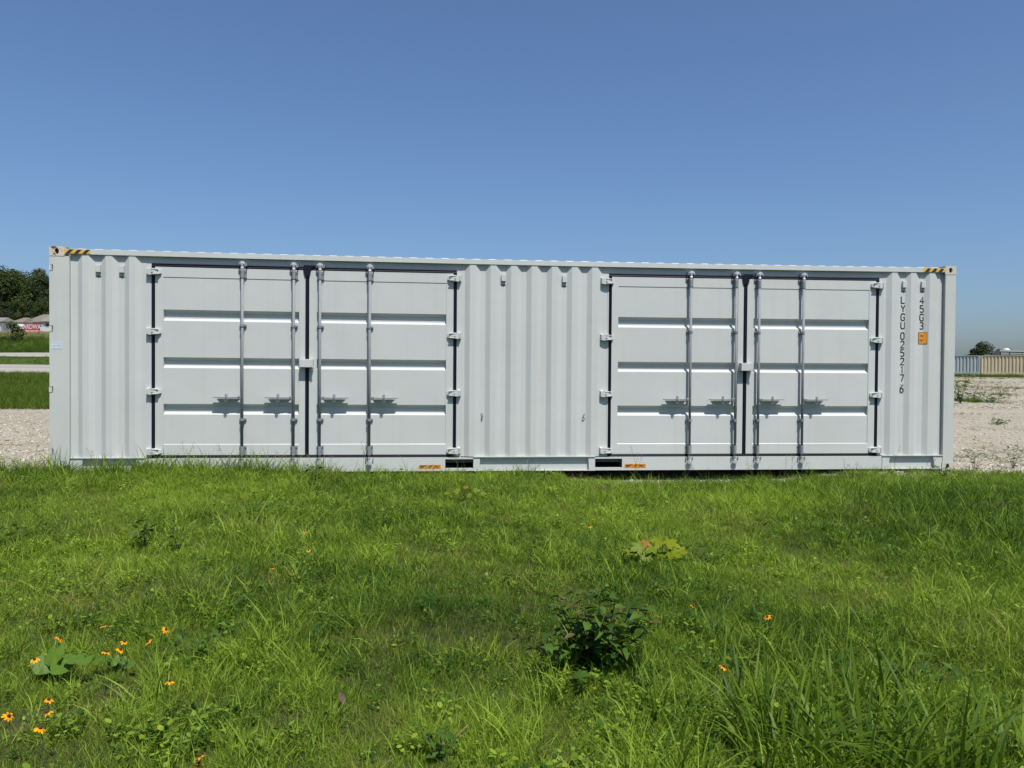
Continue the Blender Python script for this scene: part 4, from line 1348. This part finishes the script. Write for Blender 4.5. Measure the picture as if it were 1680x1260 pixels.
# dead leaf and seed spikes
b = MB(); b.add([(0, 0, 0), (.03, .012, .012), (.06, .004, .004), (.075, 0, .012), (.055, -.014, .016), (.025, -.012, .010)], [(0, 1, 2, 3, 4, 5)])
o = b.obj("dead_leaf", mat("dead_leaf_brown", (.07, .04, .032), .8))
p = at_z(556, 1135, .06); o.location = p; o.rotation_euler = (.5, .6, -.9)
tag(o, "curled dark brown dead leaf lying in the grass, left of centre", "leaf")
def spike(px, py, dx, h, label, seed):
    p = at_z(px, py, .02)
    root = empty("seed_spike", (p.x, p.y, ground(p.x, p.y)), label, "grass stalk", "seed spikes")
    st = MB(); st.tube([(0, 0, 0), (dx * .5, 0, h * .6), (dx, 0, h)], [.0016, .0014, .0012], 5); st.obj("stem", M_stem, root)
    sp_ = MB(); sp_.tube([(dx, 0, h), (dx * 1.15, 0, h + .012), (dx * 1.6, 0, h + .035), (dx * 1.9, 0, h + .05)], [.0014, .003, .0026, .0008], 7); sp_.obj("seed_head", M_spike, root, True)
spike(722, 1262, .05, .12, "brown foxtail seed spike at the bottom edge near the middle", 1)
for i, (px, py, lab) in enumerate([(130, 1045, "upright tan seed spike left of the topmost orange flower"), (150, 1050, "tan seed spike between the orange flowers, lower left"), (60, 1060, "tan seed spike above the scalloped weed"), (345, 1010, "tan seed spike below the left end panel, right one of two"), (325, 1000, "tan seed spike below the left end panel, left one of two"), (120, 1030, "tan seed spike highest on the left lawn")]):
    spike(px, py, rng.gauss(0, .01), .14, lab, i)

# ================================================================== BACKGROUND
M_crown = []
for nm, a_, b_ in (("crown_a", (0.0192, 0.0336, 0.0088), (0.0448, 0.0656, 0.0152)), ("crown_b", (0.0168, 0.0288, 0.0112), (0.0368, 0.0528, 0.0168)), ("crown_c", (0.0224, 0.0368, 0.0080), (0.0560, 0.0752, 0.0144))):
    mt = mat(nm, a_, .75, 0, .15)
    q = NT(mt)
    n_ = q.noise(q.objc(), .9, 3)
    bv = q.attr("bv").outputs['Fac']
    q.l.new(q.mix(q.ramp(q.math('ADD', q.math('MULTIPLY', bv, .6), q.math('MULTIPLY', n_, .5)), .2, .85), a_, b_), q.b.inputs['Base Color'])
    M_crown.append(mt)
def tree_meshes(seed, H, Wd, base, nleaf, size, mt):
    rr = random.Random(seed)
    tr = MB()
    tr.tube([(0, 0, -.3), (.1, 0, H * .2), (.0, .1, H * .5), (.2, 0, H * .85)], [H * .022, H * .016, H * .011, H * .003], 8)
    lobes = []
    for i in range(17):
        a = rr.uniform(0, 6.283); q = rr.random()
        z = base + (H - base) * (.12 + .80 * q)
        rad = Wd * (.50 * math.sin(math.pi * min(.97, .25 + .68 * q))) * rr.uniform(.35, 1.0)
        lobes.append((rad * math.cos(a), rad * math.sin(a), z, Wd * rr.uniform(.15, .26)))
        tr.tube([(0, .05, z * .55), (rad * .5 * math.cos(a), rad * .5 * math.sin(a), z * .8), (rad * math.cos(a), rad * math.sin(a), z)], [H * .008, H * .005, H * .002], 5)
    lobes.append((0, 0, H - Wd * .16, Wd * .17))
    B = Blades()
    for i in range(nleaf):
        lx, ly, lz, lr = rr.choice(lobes)
        d = Vector((rr.gauss(0, 1), rr.gauss(0, 1), rr.gauss(0, 1))).normalized()
        rad = lr * rr.uniform(.55, 1.08)
        c = Vector((lx, ly, lz)) + Vector((d.x * rad, d.y * rad, d.z * rad * .85))
        nrm = (d + Vector((rr.gauss(0, .6), rr.gauss(0, .6), rr.gauss(0, .6) + .3))).normalized()
        a = nrm.orthogonal().normalized(); a = (Matrix.Rotation(rr.uniform(0, 6.28), 3, nrm) @ a); e = nrm.cross(a)
        s = size * rr.uniform(.5, 1.2); val = rr.random()
        B.poly([c - a * s, c - e * s * .5 - a * .2 * s, c + a * s * .9, c + e * s * .55], val)
    return tr.mesh("trunk", M_bark, True), B.mesh("crown", mt)
TM = [tree_meshes(31, 22, 15, 3.0, 5200, .42, M_crown[0]), tree_meshes(32, 20, 13, 2.5, 4600, .40, M_crown[1]), tree_meshes(33, 24, 14, 4.0, 5200, .42, M_crown[2])]
def tree(u, v, k, sc, rz, label, group, dz=0):
    p = uv2w(u, v, ground_uv(u, v) + dz)
    root = empty("tree", p, label, "tree", group, rz)
    sc *= .87
    root.scale = (sc, sc, sc)
    part("trunk", TM[k][0], root); part("crown", TM[k][1], root)
TG = "trees behind the houses"
for i, (px, v, k, sc, lab) in enumerate([
    (2, 214, 0, .92, "tall rounded tree at the left edge of the picture, highest of the row"),
    (22, 222, 2, .86, "tree with lighter green crown second from the left edge"),
    (41, 228, 1, .86, "dark slender tree behind the roofs in the middle of the left row"),
    (58, 224, 0, .78, "dark tree above the brown-roofed house"),
    (76, 220, 1, .92, "dark tree whose crown meets the container's left edge"),
    (98, 226, 2, .84, "tree hidden behind the left corner post, first of the row there"),
    (-22, 216, 2, .95, "tall tree just outside the left edge of the picture"),
    (120, 224, 0, .85, "tree behind the container's left end panel"),
    (10, 238, 1, 1.02, "back-row dark tree seen between the two leftmost trees"),
    (34, 242, 0, .95, "back-row tree filling the gap right of the leftmost trees"),
    (66, 240, 2, .93, "back-row tree filling the gap above the brown-roofed house"),
    (-45, 225, 0, .95, "large tree beyond the left edge of the picture"),
    (50, 210, 1, .48, "low dark tree right behind the brown roof"),
    (30, 208, 2, .42, "low bushy tree behind the chain-link fence"),
    (70, 208, 0, .46, "low dark tree at the right end of the brown roof"),
    (8, 207, 1, .46, "low dark tree behind the white shed at the left edge"),
    ]):
    tree((px - 840) / FPX * v, v, k, sc, i * 1.7, lab, TG, -.4)
# one shrub on the bank
b_sh = tree_meshes(40, 2.6, 2.6, .2, 700, .16, M_crown[2])
u, v = (20 - 840) / FPX * 99, 99
root = empty("bank_shrub", uv2w(u, v, ground_uv(u, v) - .1), "dark green shrub on the grassy bank left of the red sign", "shrub")
part("trunk", b_sh[0], root); part("crown", b_sh[1], root)

# houses
M_roofb = mat("brown_shingle", (.135, .115, .095), .9); M_roofg = mat("grey_shingle", (.15, .145, .14), .9)
M_white = mat("white_siding", (.46, .46, .45), .7); M_darkwall = mat("dark_siding", (.075, .085, .085), .8)
M_glass = mat("window_glass", (.02, .025, .03), .15, 0, .6); M_trim = mat("trim", (.42, .42, .41), .6)
for mm in (M_roofb, M_roofg):
    q = NT(mm); n_ = q.noise(q.scalevec(q.pos(), (1, 1, 5)), 2.5, 5, .7); c0 = mm.node_tree.nodes['Principled BSDF'].inputs['Base Color'].default_value[:3]
    q.l.new(q.mix(n_, tuple(x * .75 for x in c0), tuple(x * 1.25 for x in c0)), q.b.inputs['Base Color'])
def house(px0, px1, v, wall_h, roof_h, depth, mw, mr, wins, label, name="house", hip=.0, dz=0.0):
    u0, u1 = (px0 - 840) / FPX * v, (px1 - 840) / FPX * v
    L = u1 - u0
    base = min(ground_uv(u0, v), ground_uv(u1, v)) + dz
    root = empty(name, uv2w(u0, v, base), label, "house", rz=-YAW)
    b = MB(); b.box(0, L, 0, depth, -.6, wall_h); b.prism([(.0, wall_h), (depth, wall_h), (depth / 2, wall_h + roof_h - .1)], 'x', .25 + hip, .3 + hip) if not hip else None
    b.obj("wall", mw, root)
    b = MB(); o_ = .5
    z0, z1 = wall_h - .05, wall_h + roof_h
    vs = [(-o_, -o_, z0), (L + o_, -o_, z0), (L + o_, depth + o_, z0), (-o_, depth + o_, z0), (hip, depth / 2, z1), (L - hip, depth / 2, z1)]
    vs += [(x, y, z + .18) for x, y, z in vs]
    b.add(vs, [(6, 7, 11, 10), (8, 9, 10, 11), (7, 8, 11), (9, 6, 10), (0, 3, 2, 1), (0, 1, 7, 6), (1, 2, 8, 7), (2, 3, 9, 8), (3, 0, 6, 9)])
    b.obj("roof", mr, root)
    for (x0, x1, z0, z1) in wins:
        f = MB(); f.box(x0 - .08, x1 + .08, -.06, .02, z0 - .08, z1 + .08); fo = f.obj("window", M_trim, root)
        g_ = MB(); g_.box(x0, x1, -.075, -.05, z0, z1); g_.obj("pane", M_glass, fo)
    return root
house(44, 82, 190, 1.9, 2.1, 8, M_white, M_roofb, [(.6, 1.4, .8, 1.5), (4.2, 5.2, .8, 1.5)], "low white house with a wide brown shingle roof behind the red sign", hip=1.6, dz=.2)
house(70, 112, 182, 2.0, 2.3, 7, M_white, M_roofg, [(.8, 2.2, .9, 1.6), (3.6, 4.6, .9, 1.6)], "white house with dark-edged grey roof touching the container's left edge", hip=.9, dz=.3)
house(22, 36, 186, 1.7, 1.3, 7, M_darkwall, M_roofb, [(.6, 1.4, .6, 1.2)], "small dark house with a tan roof behind the chain-link fence", hip=.4, dz=.3)
house(4, 20, 200, 1.6, 1.1, 6, M_darkwall, M_roofg, [(.5, 1.2, .5, 1.1)], "dark low outbuilding left of the small tan-roofed house", hip=.4)
house(-22, 2, 180, 2.2, 1.0, 5, M_white, M_roofg, [(.5, 1.3, .8, 1.5)], "white shed cut off by the left edge of the picture", name="shed")

# parked white cars in front of the houses
M_car = mat("white_car_paint", (.55, .55, .54), .3); M_tyre = mat("tyre", (.02, .02, .02), .9)
def car(px, v, label, rz):
    u = (px - 840) / FPX * v
    root = empty("parked_car", uv2w(u, v, ground_uv(u, v) + .15), label, "car", "white cars parked by the houses", rz - YAW)
    b = MB()
    prof = [(-2.2, .35), (2.2, .35), (2.25, .75), (2.1, .95), (1.2, 1.02), (.5, 1.5), (-.9, 1.52), (-1.6, 1.05), (-2.15, .98), (-2.25, .7)]
    b.prism(prof, 'y', -.85, .85); b.obj("body", M_car, root)
    for y in (-.86, .86):
        g_ = MB(); g_.prism([(1.05, 1.05), (.45, 1.42), (-.85, 1.44), (-1.4, 1.07)], 'y', y - .01, y + .01); g_.obj("side_window", M_glass, root)
        for x in (-1.35, 1.4):
            w_ = MB(); w_.tube([(x, y - .1, .33), (x, y + .1, .33)], .33, 14); w_.obj("wheel", M_tyre, root)
    g_ = MB(); g_.add([(1.215, -.7, 1.035), (1.215, .7, 1.035), (.53, .62, 1.49), (.53, -.62, 1.49)], [(0, 1, 2, 3)]); g_.obj("windscreen", M_glass, root)
car(41, 172, "white parked car left of and behind the red sign", 1.2)
car(49, 170, "white parked car directly above the red sign", 1.2)

# red sign on posts
v = 138
p0, p1 = at_v(39.5, 530.5, v), at_v(65.0, 530.5, v)
wS = (p1 - p0).length; hS = (545 - 530.5) / FPX * v
gz = ground_uv((52 - 840) / FPX * v, v)
zb = at_v(52, 545, v).z
root = empty("red_sign", (p0.x, p0.y, gz), "red roadside sign with large white lettering in front of the houses", "sign", rz=-YAW)
M_red = mat("sign_red", (.24, .035, .042), .6); M_sw = mat("sign_white", (.50, .46, .48), .6); M_pink = mat("sign_band", (.46, .13, .11), .6)
z0 = zb - gz
b = MB(); b.box(0, wS, -.04, .04, z0, z0 + hS); b.obj("panel", M_red, root)
b = MB(); b.box(.02, wS - .02, -.05, -.042, z0 + .02, z0 + hS * .26); b.obj("lower_band", M_pink, root)
for x in (.25, wS - .25):
    b = MB(); b.box(x - .06, x + .06, .045, .15, -.6, z0 + hS); b.obj("post", M_darkwall, root)
for s, sz, z, sx_, bo in (("HARDWAY", hS * .74, z0 + hS * .60, .72, .02), ("417  256  0000", hS * .2, z0 + hS * .14, .9, .01)):
    if s[0] == '4': continue
    part("lettering", text_mesh(s, sz, M_sw, bo, sx_), root, (wS / 2, -.06, z), (math.pi / 2, 0, 0))
b = MB()
for i in range(9):
    if i in (3, 6): continue
    b.box(.3 + i * (wS - .6) / 9, .3 + i * (wS - .6) / 9 + .2, -.058, -.052, z0 + hS * .09, z0 + hS * .19)
o = b.obj("small_print", M_sw, root); o["kind"] = "stuff"

# chain-link fence
M_wire = mat("galvanised_wire", (.32, .35, .37), .5, .4)
v = 168
root = None
u0, u1 = (-30 - 840) / FPX * v, (39 - 840) / FPX * v
root = empty("chain_link_fence", uv2w(u0, v, 0), "grey chain-link fence across the field left of the red sign", "fence", rz=-YAW)
def gzf(u): return ground_uv(u, v)
n = 6
for i in range(n + 1):
    u = u0 + (u1 - u0) * i / n
    b = MB(); b.tube([(u - u0, 0, gzf(u) - .3), (u - u0, 0, gzf(u) + 1.75)], .06, 6); b.obj("post", M_wire, root)
for h in (1.7, .1):
    b = MB(); b.tube([(u0 + (u1 - u0) * i / 12 - u0, 0, gzf(u0 + (u1 - u0) * i / 12) + h) for i in range(13)], .035, 5); b.obj("rail", M_wire, root)
b = MB()
u = u0
while u < u1 - 1.7:
    for s in (1, -1):
        ua, ub = (u, u + 1.55) if s > 0 else (u + 1.55, u)
        za, zc = gzf(ua) + .12, gzf(ub) + 1.68
        b.add([(ua - u0, -.004 * s, za), (ua - u0 + .012, -.004 * s, za), (ub - u0 + .012, -.004 * s, zc), (ub - u0, -.004 * s, zc)], [(0, 1, 2, 3)])
    u += .075
b.obj("wire_mesh", M_wire, root)["kind"] = "stuff"

# far storage containers on the right
def far_box(px0, px1, v, yt, yb, col, name, label, rot=0.0):
    L = 12.2
    pa = at_v(px0 if px0 else px1, yb, v)
    ax = Vector((math.cos(rot - YAW), math.sin(rot - YAW), 0))
    p0 = pa if px0 else pa - ax * L
    mt = mat(name + "_paint", col, .6)
    q = NT(mt); q.l.new(q.mix(q.ramp(q.noise(q.scalevec(q.pos(), (1, 1, .3)), 1.2, 5, .6), .35, .7), tuple(x * .85 for x in col), col), q.b.inputs['Base Color'])
    H = (yb - yt) / FPX * v
    root = empty("storage_container", (p0.x, p0.y, p0.z), label, "container", "storage containers along the far side of the yard", -YAW + rot)
    b = MB(); x = .12; pr = [(0, 0)]
    while x < L - .5:
        pr += [(x, .0), (x + .06, .09), (x + .22, .09), (x + .28, 0)]; x += .46
    pr.append((L, 0))
    vs = [(a, c, z) for a, c in pr for z in (.12, H - .08)]
    b.add(vs, [(2 * i, 2 * i + 2, 2 * i + 3, 2 * i + 1) for i in range(len(pr) - 1)]); b.obj("corrugated_panel", mt, root)
    b = MB(); b.box(-.02, L + .02, -.04, 2.44, H - .08, H + .02); b.obj("roof", mt, root)
    b = MB(); b.box(-.02, L + .02, -.03, 2.44, -.9, .12); b.obj("base_rail", mt, root)
    b = MB(); b.box(-.02, .10, -.04, 2.44, .12, H - .08); b.obj("end_frame", mt, root)
    b = MB(); b.box(L - .10, L + .02, -.04, 2.44, .12, H - .08); b.obj("end_frame", mt, root)
    b = MB(); b.box(.1, L - .1, 2.38, 2.44, .12, H - .08); b.obj("back_wall", mt, root)
far_box(None, 1607, 118, 583.5, 612.0, (.335, .385, .40), "pale_blue", "pale blue-grey corrugated storage container far behind the gravel yard", -.60)
far_box(1610, None, 119, 583.5, 612.5, (.50, .43, .285), "tan", "tan corrugated storage container far behind the gravel yard", -.58)
# tree behind them and the low building
ft = tree_meshes(50, 7.4, 5.6, 1.5, 2600, .22, M_crown[1])
def far_tree(px, v, sc, label):
    u = (px - 840) / FPX * v
    root = empty("tree", uv2w(u, v, ground_uv(u, v)), label, "tree", "trees behind the far containers")
    root.scale = (sc, sc, sc); part("trunk", ft[0], root); part("crown", ft[1], root)
far_tree(1611, 132, .74, "dark bushy tree rising between the two far containers")
far_tree(1599, 133, .60, "low dark tree behind the pale blue-grey container")
far_tree(1608.6, 124, .38, "dark shrub filling the gap between the two far containers")
v = 150
u0 = (1630 - 840) / FPX * v
root = empty("low_building", uv2w(u0, v, ground_uv(u0, v)), "low building with pale sloping roof and dark gable behind the tan container", "building", rz=-YAW - .62)
zt = at_v(1640, 575.5, v).z - ground_uv(u0, v)
b = MB(); b.box(1.0, 22, 0, 7, -.5, zt - .8); b.obj("wall", M_darkwall, root)
b = MB(); b.prism([(.9, zt - .15), (22.5, zt - 1.0), (22.5, zt - .7), (.9, zt + .12)], 'y', -.4, 7.4); b.obj("roof", M_white, root)
b = MB(); b.prism([(-.9, zt - 1.2), (1.0, zt - 1.2), (1.0, zt + .35), (.6, zt + .35)], 'y', -.5, 2.5); b.obj("gable", M_darkwall, root)
b = MB()
b.tube([(2.0, .3, zt - .1), (2.0, .3, zt + .2), (2.0, .3, zt + .42), (2.0, .3, zt + .5)], [.7, .64, .42, .1], 16); b.obj("roof_dome", M_white, root, True)
v = 165
u = (1655.5 - 840) / FPX * v
zt = at_v(1655, 571, v).z
root = empty("utility_pole", uv2w(u, v, ground_uv(u, v)), "thin dark utility pole behind the low building at the right edge", "pole")
h = zt - ground_uv(u, v)
b = MB(); b.tube([(0, 0, -.5), (0, 0, h)], [.13, .09], 8); b.obj("pole", M_bark, root)
b = MB(); b.box(-.5, .5, -.05, .05, h - .45, h - .3); b.obj("cross_arm", M_bark, root)
